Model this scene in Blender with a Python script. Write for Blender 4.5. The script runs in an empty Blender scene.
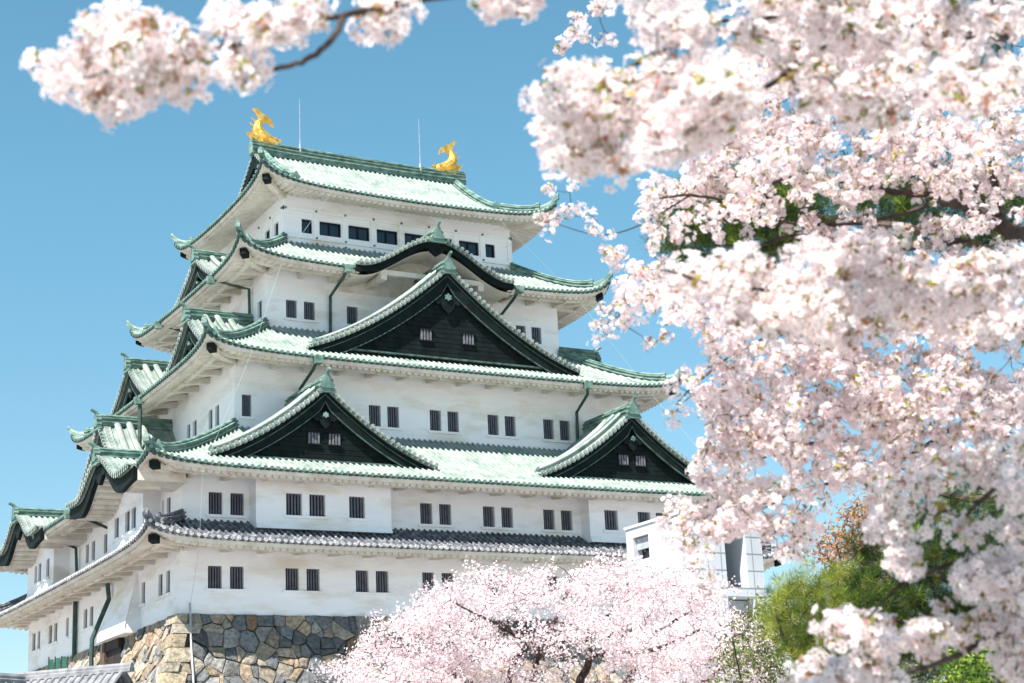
import bpy, math, random
import numpy as np
from mathutils import Matrix, Vector

# ------------------------------------------------------------------ camera, sky, sun, exposure
scene = bpy.context.scene
F, YAW, PITCH, ROLL = 1696.888, 1.051, 0.2754, -0.0488
CAM = np.array([-28.0022, -84.4545, 1.6])
def _basis():
    d0 = np.array([math.cos(YAW), math.sin(YAW), 0.0]); r0 = np.array([math.sin(YAW), -math.cos(YAW), 0.0]); u0 = np.array([0, 0, 1.0])
    d = d0*math.cos(PITCH)+u0*math.sin(PITCH); u = -d0*math.sin(PITCH)+u0*math.cos(PITCH)
    r = r0*math.cos(ROLL)+u*math.sin(ROLL); u = -r0*math.sin(ROLL)+u*math.cos(ROLL)
    return r, u, d
CR, CU, CD = _basis()
cam_data = bpy.data.cameras.new('camera')
cam = bpy.data.objects.new('camera', cam_data)
scene.collection.objects.link(cam)
cam.matrix_world = Matrix(((CR[0], CU[0], -CD[0], CAM[0]), (CR[1], CU[1], -CD[1], CAM[1]), (CR[2], CU[2], -CD[2], CAM[2]), (0, 0, 0, 1)))
cam_data.sensor_width = 36.0
cam_data.lens = F/1024*36.0
cam_data.clip_start = 0.1
cam_data.clip_end = 6000
cam_data.dof.use_dof = True
cam_data.dof.focus_distance = 95.0
cam_data.dof.aperture_fstop = 4.5
scene.camera = cam

SUN_EL, SUN_DIR = math.radians(55.5), (-0.893, -0.45)
world = bpy.data.worlds.new('World'); scene.world = world; world.use_nodes = True
wn = world.node_tree.nodes; wl = world.node_tree.links
sky = wn.new('ShaderNodeTexSky'); sky.sky_type = 'NISHITA'; sky.sun_disc = False
sky.sun_elevation = SUN_EL; sky.sun_rotation = math.atan2(SUN_DIR[0], SUN_DIR[1])
sky.air_density = 1.0; sky.dust_density = 0.0; sky.ozone_density = 4.0; sky.altitude = 0
bg = wn['Background']; bg.inputs['Strength'].default_value = 0.077
tint = wn.new('ShaderNodeMix'); tint.data_type = 'RGBA'; tint.blend_type = 'MULTIPLY'; tint.inputs[0].default_value = 1.0
# the photograph's cool white balance, paler towards the horizon where the spring air is hazy
wtc = wn.new('ShaderNodeTexCoord'); wsep = wn.new('ShaderNodeSeparateXYZ'); wmr = wn.new('ShaderNodeMapRange'); wmx = wn.new('ShaderNodeMix'); wmx.data_type = 'RGBA'
wmr.inputs['From Min'].default_value = 0.06; wmr.inputs['From Max'].default_value = 0.36
wmx.inputs[6].default_value = (0.87, 0.86, 0.77, 1); wmx.inputs[7].default_value = (0.86, 1.20, 1.0, 1)
wl.new(wtc.outputs['Generated'], wsep.inputs[0]); wl.new(wsep.outputs['Z'], wmr.inputs['Value']); wl.new(wmr.outputs['Result'], wmx.inputs[0]); wl.new(wmx.outputs[2], tint.inputs[7])
wl.new(sky.outputs['Color'], tint.inputs[6]); wl.new(tint.outputs[2], bg.inputs['Color'])
sun_data = bpy.data.lights.new('sun', 'SUN'); sun_data.energy = 5.0; sun_data.angle = math.radians(0.5); sun_data.color = (1.0, 0.945, 0.89)
sun = bpy.data.objects.new('sun', sun_data); scene.collection.objects.link(sun)
sv = Vector((SUN_DIR[0]*math.cos(SUN_EL), SUN_DIR[1]*math.cos(SUN_EL), math.sin(SUN_EL)))
sun.rotation_euler = sv.to_track_quat('Z', 'Y').to_euler()
sun.location = (-60, -60, 120)
scene.view_settings.view_transform = 'Standard'
scene.view_settings.look = 'None'
scene.view_settings.exposure = 1.25
scene.view_settings.gamma = 1.0
scene.view_settings.use_curve_mapping = False
scene.render.engine = 'CYCLES'
scene.cycles.use_denoising = True
scene.cycles.max_bounces = 8
scene.cycles.diffuse_bounces = 4
scene.cycles.transmission_bounces = 4
scene.cycles.transparent_max_bounces = 4

rng = np.random.default_rng(7)
random.seed(7)
COL = scene.collection

def P(u, v, D):
    """world point seen at pixel (u, v) at depth D"""
    return CAM + D*(CD + CR*(u-512)/F - CU*(v-341.5)/F)

# ------------------------------------------------------------------ helpers
class MB:
    def __init__(self):
        self.v = []; self.f = []; self.m = []; self.n = 0; self.c = []
    def add(self, verts, faces, mi=0, col=None):
        verts = np.asarray(verts, float).reshape(-1, 3)
        self.v.append(verts)
        if col is not None:
            col = np.asarray(col, float)
            if col.ndim == 1: col = np.tile(col, (len(verts), 1))
            self.c.append(col)
        b = self.n
        for fc in faces:
            self.f.append(tuple(int(i)+b for i in fc)); self.m.append(mi)
        self.n += len(verts)
    def grid(self, A, mi=0, close=False):
        """A: (n, m, 3) array"""
        n, m = A.shape[:2]
        i = np.arange(n-1)[:, None]; j = np.arange(m-1)[None, :]
        a = (i*m+j).ravel(); q = np.stack([a, a+1, a+m+1, a+m], 1)
        if close:
            k = np.arange(n-1); q2 = np.stack([k*m+m-1, k*m, (k+1)*m, (k+1)*m+m-1], 1); q = np.vstack([q, q2])
        self.add(A.reshape(-1, 3), q, mi)
    def box(self, a, b, mp=None, mi=0):
        x0, y0, z0 = a; x1, y1, z1 = b
        V = [(x0, y0, z0), (x1, y0, z0), (x1, y1, z0), (x0, y1, z0), (x0, y0, z1), (x1, y0, z1), (x1, y1, z1), (x0, y1, z1)]
        if mp: V = [mp(*p) for p in V]
        self.add(V, [(0, 3, 2, 1), (4, 5, 6, 7), (0, 1, 5, 4), (1, 2, 6, 5), (2, 3, 7, 6), (3, 0, 4, 7)], mi)
    def sweep(self, path, right, prof, mi=0, up=(0, 0, 1), caps=True):
        path = np.asarray(path, float); N = len(path)
        right = np.asarray(right, float)
        if right.ndim == 1: right = np.tile(right, (N, 1))
        up = np.asarray(up, float)
        pr = np.asarray(prof, float)
        A = path[:, None, :]+right[:, None, :]*pr[None, :, 0, None]+up[None, None, :]*pr[None, :, 1, None]
        self.grid(A, mi, close=True)
        if caps:
            m = len(pr); b = self.n-N*m
            self.f.append(tuple(b+k for k in range(m))); self.m.append(mi)
            self.f.append(tuple(b+(N-1)*m+k for k in range(m))[::-1]); self.m.append(mi)
    def tube(self, pts, rad, k=6, mi=0, caps=True, squash=1.0):
        pts = np.asarray(pts, float); N = len(pts)
        rad = np.broadcast_to(np.asarray(rad, float), (N,))
        T = np.gradient(pts, axis=0); T /= np.linalg.norm(T, axis=1)[:, None]+1e-9
        ref = np.array([0, 0, 1.0]) if abs(T[0, 2]) < .9 else np.array([1.0, 0, 0])
        R = np.cross(T[0], ref); R /= np.linalg.norm(R)
        A = np.zeros((N, k, 3)); th = np.arange(k)*2*math.pi/k
        for i in range(N):
            R = R-T[i]*(R@T[i]); R /= np.linalg.norm(R)+1e-9
            U = np.cross(T[i], R)
            A[i] = pts[i]+rad[i]*(np.cos(th)[:, None]*R*squash+np.sin(th)[:, None]*U)
        self.grid(A, mi, close=True)
        if caps:
            b = self.n-N*k
            self.f.append(tuple(b+j for j in range(k))[::-1]); self.m.append(mi)
            self.f.append(tuple(b+(N-1)*k+j for j in range(k))); self.m.append(mi)
    def prism(self, outline, d0, d1, mp, mi=0):
        """outline in (s, z), extruded along p between d0 and d1, mapped by mp(s, p, z)"""
        n = len(outline)
        V = [mp(s, d0, z) for s, z in outline]+[mp(s, d1, z) for s, z in outline]
        fs = [tuple(range(n)), tuple(range(2*n-1, n-1, -1))]
        fs += [(i, i+n, (i+1) % n+n, (i+1) % n) for i in range(n)]
        self.add(V, fs, mi)
    def build(self, name, mats, parent=None, smooth=False):
        me = bpy.data.meshes.new(name)
        V = np.vstack(self.v)
        me.from_pydata(V.tolist(), [], self.f)
        if not isinstance(mats, (list, tuple)): mats = [mats]
        for m in mats: me.materials.append(m)
        if len(mats) > 1: me.polygons.foreach_set('material_index', np.array(self.m, dtype=np.int32))
        if self.c:
            C_ = np.vstack(self.c); ca = me.color_attributes.new('Col', 'FLOAT_COLOR', 'POINT')
            ca.data.foreach_set('color', np.hstack([C_, np.ones((len(C_), 1))]).astype(np.float32).ravel())
        if smooth: me.polygons.foreach_set('use_smooth', np.ones(len(me.polygons), dtype=bool))
        me.update()
        return link(name, me, parent)

def link(name, me, parent=None):
    o = bpy.data.objects.new(name, me); COL.objects.link(o)
    if parent is not None: o.parent = parent
    return o
def big_mesh(name, V, Q, C_, mat_, parent=None, k=4):
    """fast mesh of many k-gons: V (n,3), Q (m,k) indices, C_ (n,3) colours"""
    me = bpy.data.meshes.new(name)
    me.vertices.add(len(V)); me.vertices.foreach_set('co', V.astype(np.float32).ravel())
    me.loops.add(Q.size); me.loops.foreach_set('vertex_index', Q.astype(np.int32).ravel())
    me.polygons.add(len(Q)); me.polygons.foreach_set('loop_start', (np.arange(len(Q))*k).astype(np.int32))
    me.update(calc_edges=True)
    if C_ is not None:
        ca = me.color_attributes.new('Col', 'FLOAT_COLOR', 'POINT')
        ca.data.foreach_set('color', np.hstack([C_, np.ones((len(C_), 1))]).astype(np.float32).ravel())
    me.materials.append(mat_)
    me.validate()
    return link(name, me, parent)
def thing(name, label, cat, loc=(0, 0, 0), group=None):
    o = bpy.data.objects.new(name, None); COL.objects.link(o)
    o['label'] = label; o['category'] = cat
    o.empty_display_size = .5
    if group: o['group'] = group
    return o
def place(o, loc):
    """move a thing's origin to its base; parts keep their place"""
    o.location = loc
    for c in o.children: c.matrix_parent_inverse = Matrix.Translation(-Vector(loc))

# ------------------------------------------------------------------ materials
def new_mat(name):
    m = bpy.data.materials.new(name); m.use_nodes = True
    nt = m.node_tree; return m, nt.nodes, nt.links, nt.nodes['Principled BSDF']
def noise_mat(name, c1, c2, scale=2.0, rough=.7, stretch=(1, 1, 1), detail=5, lo=.35, hi=.65, bump=0.0, bscale=None, c3=None, s3=.3, metal=0.0, spec=.3):
    m, N, Lk, b = new_mat(name)
    g = N.new('ShaderNodeNewGeometry'); mp = N.new('ShaderNodeMapping'); mp.inputs['Scale'].default_value = stretch
    Lk.new(g.outputs['Position'], mp.inputs['Vector'])
    n = N.new('ShaderNodeTexNoise'); n.inputs['Scale'].default_value = scale; n.inputs['Detail'].default_value = detail
    Lk.new(mp.outputs['Vector'], n.inputs['Vector'])
    r = N.new('ShaderNodeValToRGB'); r.color_ramp.elements[0].position = lo; r.color_ramp.elements[1].position = hi
    r.color_ramp.elements[0].color = (*c1, 1); r.color_ramp.elements[1].color = (*c2, 1)
    Lk.new(n.outputs['Fac'], r.inputs['Fac'])
    out = r.outputs['Color']
    if c3 is not None:
        n3 = N.new('ShaderNodeTexNoise'); n3.inputs['Scale'].default_value = s3; n3.inputs['Detail'].default_value = 6
        n3.inputs['Roughness'].default_value = .65
        Lk.new(mp.outputs['Vector'], n3.inputs['Vector'])
        r3 = N.new('ShaderNodeValToRGB'); r3.color_ramp.elements[0].position = .5; r3.color_ramp.elements[1].position = .72
        Lk.new(n3.outputs['Fac'], r3.inputs['Fac'])
        mx = N.new('ShaderNodeMix'); mx.data_type = 'RGBA'
        Lk.new(r3.outputs['Color'], mx.inputs[0]); Lk.new(out, mx.inputs[6]); mx.inputs[7].default_value = (*c3, 1)
        out = mx.outputs[2]
    Lk.new(out, b.inputs['Base Color'])
    b.inputs['Roughness'].default_value = rough; b.inputs['Metallic'].default_value = metal
    b.inputs['Specular IOR Level'].default_value = spec
    if bump:
        nb = N.new('ShaderNodeTexNoise'); nb.inputs['Scale'].default_value = bscale or scale*6; nb.inputs['Detail'].default_value = 4
        Lk.new(g.outputs['Position'], nb.inputs['Vector'])
        bp = N.new('ShaderNodeBump'); bp.inputs['Strength'].default_value = bump; bp.inputs['Distance'].default_value = .05
        Lk.new(nb.outputs['Fac'], bp.inputs['Height']); Lk.new(bp.outputs['Normal'], b.inputs['Normal'])
    return m
def petal_mat(name, trans=.35, rough=.6):
    m, N, Lk, b = new_mat(name)
    a = N.new('ShaderNodeAttribute'); a.attribute_name = 'Col'
    d = N.new('ShaderNodeBsdfDiffuse'); t = N.new('ShaderNodeBsdfTranslucent'); mx = N.new('ShaderNodeMixShader')
    mx.inputs[0].default_value = trans
    Lk.new(a.outputs['Color'], d.inputs['Color']); Lk.new(a.outputs['Color'], t.inputs['Color'])
    Lk.new(d.outputs[0], mx.inputs[1]); Lk.new(t.outputs[0], mx.inputs[2])
    Lk.new(mx.outputs[0], N['Material Output'].inputs['Surface'])
    return m
def attr_mat(name, rough=.9, bump=.8):
    m, N, Lk, b = new_mat(name)
    a = N.new('ShaderNodeAttribute'); a.attribute_name = 'Col'
    g = N.new('ShaderNodeNewGeometry'); n = N.new('ShaderNodeTexNoise'); n.inputs['Scale'].default_value = 5; n.inputs['Detail'].default_value = 6
    Lk.new(g.outputs['Position'], n.inputs['Vector'])
    r = N.new('ShaderNodeValToRGB'); r.color_ramp.elements[0].color = (.55, .53, .5, 1); r.color_ramp.elements[1].color = (1.35, 1.34, 1.3, 1)
    r.color_ramp.elements[0].position = .3; r.color_ramp.elements[1].position = .7
    Lk.new(n.outputs['Fac'], r.inputs['Fac'])
    mx = N.new('ShaderNodeMix'); mx.data_type = 'RGBA'; mx.blend_type = 'MULTIPLY'; mx.inputs[0].default_value = 1
    Lk.new(a.outputs['Color'], mx.inputs[6]); Lk.new(r.outputs['Color'], mx.inputs[7]); Lk.new(mx.outputs[2], b.inputs['Base Color'])
    b.inputs['Roughness'].default_value = rough
    bp = N.new('ShaderNodeBump'); bp.inputs['Strength'].default_value = bump; bp.inputs['Distance'].default_value = .12
    Lk.new(n.outputs['Fac'], bp.inputs['Height']); Lk.new(bp.outputs['Normal'], b.inputs['Normal'])
    return m

M_WALL = noise_mat('white_plaster', (.81, .81, .82), (.86, .86, .87), .9, .85, (.45, .45, 1.5), c3=(.65, .59, .50), s3=.55, bump=.08, bscale=6)
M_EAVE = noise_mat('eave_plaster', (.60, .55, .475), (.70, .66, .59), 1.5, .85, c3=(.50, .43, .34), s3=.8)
M_COPPER = noise_mat('verdigris_copper', (.208, .25, .222), (.31, .345, .315), 1.3, .55, (1, 1, .6), lo=.3, hi=.7, c3=(.11, .17, .142), s3=.9, bump=.1, bscale=9)
M_RIDGE = noise_mat('ridge_copper', (.06, .125, .10), (.22, .315, .27), 1.8, .55, (1, 1, 2), lo=.35, hi=.68)
M_DARK = noise_mat('dark_green_copper', (.003, .006, .0056), (.009, .0155, .0145), 1.6, .7, lo=.3, hi=.7, spec=.12)
M_LINE = noise_mat('board_line', (.03, .055, .048), (.10, .155, .135), 2.5, .6)
M_TRIM = noise_mat('trim_copper', (.07, .135, .112), (.16, .25, .212), 2.0, .6)
M_GREY = noise_mat('grey_tile', (.045, .05, .062), (.10, .105, .12), 2.2, .5, bump=.1, c3=(.42, .42, .42), s3=2.6)
M_LITTILE = noise_mat('sunlit_grey_tile', (.14, .145, .155), (.26, .26, .27), 2.2, .6, bump=.1)  # paler copy of the grey tile, sunlight put into its colour
M_MORTAR = noise_mat('mortar', (.30, .30, .30), (.55, .54, .53), 5, .85)
M_PANE = noise_mat('window_dark', (.008, .009, .013), (.016, .018, .026), 2, .3)
M_PANE2 = noise_mat('window_dark_red', (.022, .009, .010), (.05, .02, .022), 2, .4)
M_PANE3 = noise_mat('window_dark_blue', (.014, .016, .024), (.03, .034, .045), 2, .3)
M_BAR = noise_mat('lattice_bar', (.09, .095, .12), (.14, .145, .175), 4, .7)
M_BARW = noise_mat('pale_lattice_bar', (.10, .10, .112), (.17, .17, .185), 4, .7)
M_GLASS = noise_mat('blue_glass', (.012, .02, .034), (.02, .032, .05), .6, .12, spec=.5)
M_GOLD = noise_mat('gold_leaf', (.72, .38, .06), (1.0, .62, .16), 3, .33, metal=.7, bump=1.0, bscale=4)
M_PIPE = noise_mat('downspout', (.025, .05, .042), (.05, .09, .075), 2, .5)
M_STONE = attr_mat('stone_blocks')
M_JOINT = noise_mat('stone_joint', (.09, .08, .07), (.17, .155, .13), 3, .95)
M_WOOD = noise_mat('door_wood', (.02, .014, .013), (.04, .03, .026), 4, .7, (1, 1, .2))
M_PANEL = noise_mat('white_panel', (.46, .48, .50), (.52, .54, .56), .7, .5, (1, 1, .3), c3=(.40, .41, .42), s3=.8)
M_SEAM = noise_mat('panel_seam', (.22, .23, .25), (.28, .29, .31), 2, .8)
M_STEEL = noise_mat('grey_steel', (.30, .31, .33), (.42, .43, .45), 3, .4)
M_ROD = noise_mat('white_rod', (.55, .55, .56), (.7, .7, .7), 3, .5)
M_WIRE = noise_mat('pale_wire', (.24, .32, .28), (.32, .4, .36), 3, .5)
M_GRAVEL = noise_mat('gravel', (.27, .258, .25), (.37, .358, .35), 1.4, .95, bump=.3, bscale=30)
M_BARK = noise_mat('cherry_bark', (.035, .025, .022), (.085, .062, .052), 14, .9, (1, 1, .4), bump=.5, bscale=40)
M_PBARK = noise_mat('pine_bark', (.06, .04, .028), (.14, .10, .075), 8, .95, bump=.6, bscale=20)
M_PETAL = petal_mat('cherry_petal', .42)
M_PETALFAR = petal_mat('cherry_petal_far', .3)
M_LEAF = petal_mat('leaf', .3)

# ------------------------------------------------------------------ ground
mb = MB(); mb.add([(-2500, -2500, 0), (2500, -2500, 0), (2500, 2500, 0), (-2500, 2500, 0)], [(0, 1, 2, 3)])
o = mb.build('ground', M_GRAVEL); o['kind'] = 'structure'

# ------------------------------------------------------------------ the castle keep: dimensions in metres
L, W = 36.04, 31.8
ZB = 12.63                                    # top of the stone base
S3, S4, S5 = 4.63, 7.73, 9.85                 # set-back of the storeys
OV = 2.65
keep = thing('castle_keep', 'white five-tiered castle keep with green copper roofs on the stone base', 'castle')

def FRONT(s, p, z): return (s, p, z)
def LEFT(s, p, z): return (p, s, z)
def RIGHT(s, p, z): return (L-p, s, z)
def BACK(s, p, z): return (s, W-p, z)
def vmap(mp, A):
    s, p, z = A[..., 0], A[..., 1], A[..., 2]
    x, y, zz = mp(s, p, z)
    return np.stack([x, y, zz], -1)

# ---- windows and walls
FACES = {'f': FRONT, 'l': LEFT, 'r': RIGHT, 'b': BACK}
def window(mp, p, s0, s1, z0, z1, bars=4, depth=.32, style='lattice', sill=True):
    m = MB()
    d = p+depth
    q = lambda s, pp, z: mp(s, pp, z)
    for a in (((s0, z0), (s0, z1)), ((s1, z0), (s1, z1)), ((s0, z0), (s1, z0)), ((s0, z1), (s1, z1))):
        (a0, b0), (a1, b1) = a
        m.add([q(a0, p, b0), q(a1, p, b1), q(a1, d, b1), q(a0, d, b0)], [(0, 1, 2, 3)], 0)
    m.add([q(s0, d, z0), q(s1, d, z0), q(s1, d, z1), q(s0, d, z1)], [(0, 1, 2, 3)], 1)
    if style == 'lattice':
        w = m.build('window', [M_WALL, random.choice([M_PANE, M_PANE, M_PANE2, M_PANE3])], keep)
        b = MB()
        wd = (s1-s0)/(bars*2+1)
        for i in range(bars):
            c = s0+(s1-s0)*(i+1)/(bars+1)
            b.box((c-wd*.42, p+.1, z0), (c+wd*.42, p+.2, z1), mp)
        b.build('lattice', M_BAR, w)
    else:
        w = m.build('window', [M_WALL, M_GLASS], keep)
        b = MB()
        t = .05
        b.box((s0, p+.12, z0), (s0+t, p+.2, z1), mp); b.box((s1-t, p+.12, z0), (s1, p+.2, z1), mp)
        b.box((s0+t, p+.12, z0), (s1-t, p+.2, z0+t), mp); b.box((s0+t, p+.12, z1-t), (s1-t, p+.2, z1), mp)
        if s1-s0 > 1: b.box(((s0+s1)/2-.035, p+.12, z0+t), ((s0+s1)/2+.035, p+.2, z1-t), mp)
        b.build('frame', M_PANE, w)
    return w
def sill(mp, p, s0, s1, z):
    m = MB(); m.box((s0-.16, p-.11, z-.15), (s1+.16, p+.05, z-.003), mp)
    m.build('window_sill', M_WALL, keep)
def wall_face(m, mp, p, s0, s1, z0, z1, holes):
    xs = sorted(set([s0, s1]+[h[0] for h in holes]+[h[1] for h in holes]))
    zs = sorted(set([z0, z1]+[h[2] for h in holes]+[h[3] for h in holes]))
    for a, b in zip(xs, xs[1:]):
        for c, d in zip(zs, zs[1:]):
            cx, cz = (a+b)/2, (c+d)/2
            if any(h[0] < cx < h[1] and h[2] < cz < h[3] for h in holes): continue
            m.add([mp(a, p, c), mp(b, p, c), mp(b, p, d), mp(a, p, d)], [(0, 1, 2, 3)])

WW = .76
def pairs(centres): return [[(c-.6-WW/2, c-.6+WW/2), (c+.6-WW/2, c+.6+WW/2)] for c in centres]
def storey(p, z0, z1, wz, front, left, right=()):
    """wz: (bottom, top) of the windows; front/left/right: groups of (s0, s1) that share a sill"""
    m = MB()
    for key, groups, n in (('f', front, L), ('l', left, W), ('r', right, W), ('b', (), L)):
        holes = [(a, b, wz[0], wz[1]) for g in groups for a, b in g]
        wall_face(m, FACES[key], p, p, n-p, z0, z1, holes)
        for g in groups:
            for a, b in g: window(FACES[key], p, a, b, wz[0], wz[1])
            sill(FACES[key], p, g[0][0], g[-1][1], wz[0])
    return m.build('wall', M_WALL, keep)

# first storey (between the stone base and the grey roof)
storey(0, ZB-.05, 17.0, (13.95, 15.15),
       pairs([2.45, 6.75, 10.82, 14.85, 18.9, 22.9, 26.9, 30.5, 33.6]),
       [[(1.75, 2.4), (3.0, 3.68)], [(6.05, 6.68), (7.3, 7.98)], [(16.2, 16.95), (17.5, 18.25)], [(21.7, 22.3)], [(24.4, 25.15), (25.7, 26.5)], [(28.7, 29.4), (29.95, 30.8)]])
# second storey, with its four projecting bays
storey(0, 17.3, 20.9, (17.85, 19.05),
       pairs([2.48, 14.85, 18.85, 22.85]),
       [[(1.75, 2.4), (2.9, 3.2)], [(13.4, 14.2)], [(16.1, 16.8), (17.45, 18.1)]])
storey(S3, 23.3, 28.2, (24.45, 25.75),
       [[(5.08, 5.66)]]+pairs([10.2, 13.98, 18.0, 21.97, 25.92, 30.0]),
       [[(7.2, 7.85), (8.35, 9.0)], [(11.15, 11.85), (12.35, 13.0)], [(19, 19.7), (20.2, 20.9)]])
storey(S4, 30.5, 35.0, (31.6, 32.77),
       [[(9.08, 9.79), (10.25, 10.97)], [(13.1, 13.85)], [(22.2, 22.94)], [(25.08, 25.82), (26.26, 27.0)]],
       [[(8.3, 9.0)], [(22.8, 23.5)]])
# fifth storey with timber rails and wide dark windows
m = MB()
F5F = [(11.05, 11.77), (12.27, 13.77), (14.27, 15.77), (16.27, 17.77), (18.27, 19.77), (20.27, 21.77), (22.27, 23.77), (24.27, 24.99)]
F5L = [(10.8, 11.5), (12.3, 13.1), (14.3, 15.1), (16.7, 17.5), (18.7, 19.5), (20.3, 21.0)]
for key, hs, n in (('f', F5F, L), ('l', F5L, W), ('r', F5L, W), ('b', (), L)):
    holes = [(a, b, 38.03, 38.98) for a, b in hs]
    wall_face(m, FACES[key], S5, S5, n-S5, 36.9, 41.3, holes)
    if key in 'fl':
        for a, b in hs: window(FACES[key], S5, a, b, 38.03, 38.98, style='glass', depth=.25)
m.build('wall', M_WALL, keep)
m = MB(); md = MB()
for key, n in (('f', L), ('l', W), ('r', W)):
    mp = FACES[key]; a, b = S5, n-S5
    for z0, z1, pr in ((37.28, 37.42, .10), (37.62, 37.86, .12), (39.42, 39.66, .09), (36.95, 37.1, .2)):
        m.box((a-pr, S5-pr, z0), (b+pr, S5-.003, z1), mp)
    xs = [S5+.08]+[c for c in (np.arange(12.02, n-12, 2.0) if key == 'f' else np.arange(11.9, n-11, 2.0))]+[n-S5-.08]
    for c in xs:
        m.box((c-.16, S5-.06, 37.863), (c+.16, S5-.004, 39.417), mp)
        for z in (37.74, 39.54, 37.02+.33):
            th = np.arange(8)*math.pi/4
            md.prism([(c+.075*math.cos(t), z+.075*math.sin(t)) for t in th], S5-.17, S5-.08, mp)
rail = m.build('wall_rail', M_WALL, keep)
md.build('nail_cover', M_TRIM, rail)

# bays on the second storey
def bay(mp, s0, s1, p, z0, z1, groups):
    m = MB()
    holes = [(a, b, 17.8, 19.0) for g in groups for a, b in g]
    wall_face(m, mp, p, s0, s1, z0+.35, z1, holes)
    pf = p-.15
    m.add([mp(s0, p, z0+.35), mp(s1, p, z0+.35), mp(s1, pf, z0), mp(s0, pf, z0)], [(0, 1, 2, 3)])
    for s in (s0, s1):
        e = s
        m.add([mp(e, p, z1), mp(e, 0, z1), mp(e, 0, z0+.35), mp(e, p, z0+.35)], [(0, 1, 2, 3)])
        m.add([mp(e, p, z0+.35), mp(e, 0, z0+.35), mp(e, 0, z0), mp(e, pf, z0)], [(0, 1, 2, 3)])
    m.add([mp(s0, pf, z0), mp(s1, pf, z0), mp(s1, 0, z0), mp(s0, 0, z0)], [(0, 1, 2, 3)])
    m.add([mp(s0, p, z1), mp(s1, p, z1), mp(s1, 0, z1), mp(s0, 0, z1)], [(0, 1, 2, 3)])
    m.build('bay', M_WALL, keep)
    for g in groups:
        for a, b in g: window(mp, p, a, b, 17.8, 19.0)
        sill(mp, p, g[0][0], g[-1][1], 17.8)
bay(FRONT, 3.75, 11.6, -1.0, 17.05, 20.0, [[(5.45, 6.36), (6.78, 7.7)], [(9.1, 10.03)]])
bay(FRONT, 24.4, 32.3, -1.0, 17.05, 20.0, [[(25.45, 26.38)], [(27.8, 28.7), (29.1, 30.0)]])
bay(LEFT, 3.35, 10.0, -1.0, 17.0, 21.0, [[(4.62, 5.4), (5.75, 6.6)], [(7.8, 8.6)]])
bay(LEFT, 21.8, 28.45, -1.0, 17.0, 21.0, [[(22.85, 23.6)], [(24.9, 25.6), (26.0, 26.6)]])
# flared stone-drop box over the entrance
m = MB()
y0, y1 = 6.6, 11.9
Vs = [LEFT(y0+.9, 0.0, 15.9), LEFT(y1-.9, 0.0, 15.9), LEFT(y1, -.95, 12.75), LEFT(y0, -.95, 12.75), LEFT(y0, -.95, 12.45), LEFT(y1, -.95, 12.45), LEFT(y0, 0.0, 12.45), LEFT(y1, 0.0, 12.45)]
m.add(Vs, [(0, 1, 2, 3), (3, 2, 5, 4), (0, 3, 4, 6), (1, 7, 5, 2), (4, 5, 7, 6)])
m.build('stone_drop_box', M_WALL, keep)

# ---- roofs
PITCH_T = .36
ROWP = [(0, 0), (.26, 0), (.34, .08), (.5, .12), (.66, .08), (.74, 0)]
_H = [(.22, -.1), (.22, .06), (.30, .08), (.30, .14), (.19, .16), (.19, .28), (.26, .30), (.26, .36), (.10, .40), (.13, .47), (.08, .54)]
HIPP = [(-a, b) for a, b in _H]+[(a, b) for a, b in _H[::-1]]
LOWP = [(-.16, -.1), (-.16, .16), (-.09, .30), (.09, .30), (.16, .16), (.16, -.1)]
def ornament_outline(k=1.0):
    h = [(.42, 0), (.56, .12), (.52, .3), (.38, .34), (.46, .52), (.36, .68), (.22, .72), (.24, .86), (.12, .96), (.1, 1.08), (0, 1.14)]
    return [(a*k, b*k) for a, b in h]+[(-a*k, b*k) for a, b in h[-2::-1]]
class Skirt:
    def __init__(s, E, run, ze, rise, a, lift, over=OV, full=None, side_run=None):
        s.E = E; s.run = run; s.ze = ze; s.rise = rise; s.a = a; s.A, s.B = lift; s.over = over; s.full = full; s.side_run = side_run
    def lift(s, d): return s.A*np.exp(-d/.9)+s.B*np.exp(-d/3.2)
    def z(s, d, p):
        t = p/s.run
        return s.ze+s.rise*(s.a*t+(1-s.a)*t*t)+s.lift(d)*np.clip(1-p/4.5, 0, 1)**1.5
    def zs(s, d, p):                          # underside
        return s.ze-.36+.26*p+s.lift(d)*np.clip(1-p/4.5, 0, 1)**1.5
    def map(s, side):
        x0, x1, y0, y1 = s.E
        return {'f': lambda q, p, z: (q, y0+p, z), 'l': lambda q, p, z: (x0+p, q, z), 'b': lambda q, p, z: (q, y1-p, z), 'r': lambda q, p, z: (x1-p, q, z)}[side]
    def span(s, side):
        x0, x1, y0, y1 = s.E
        return (x0, x1) if side in 'fb' else (y0, y1)
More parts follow.
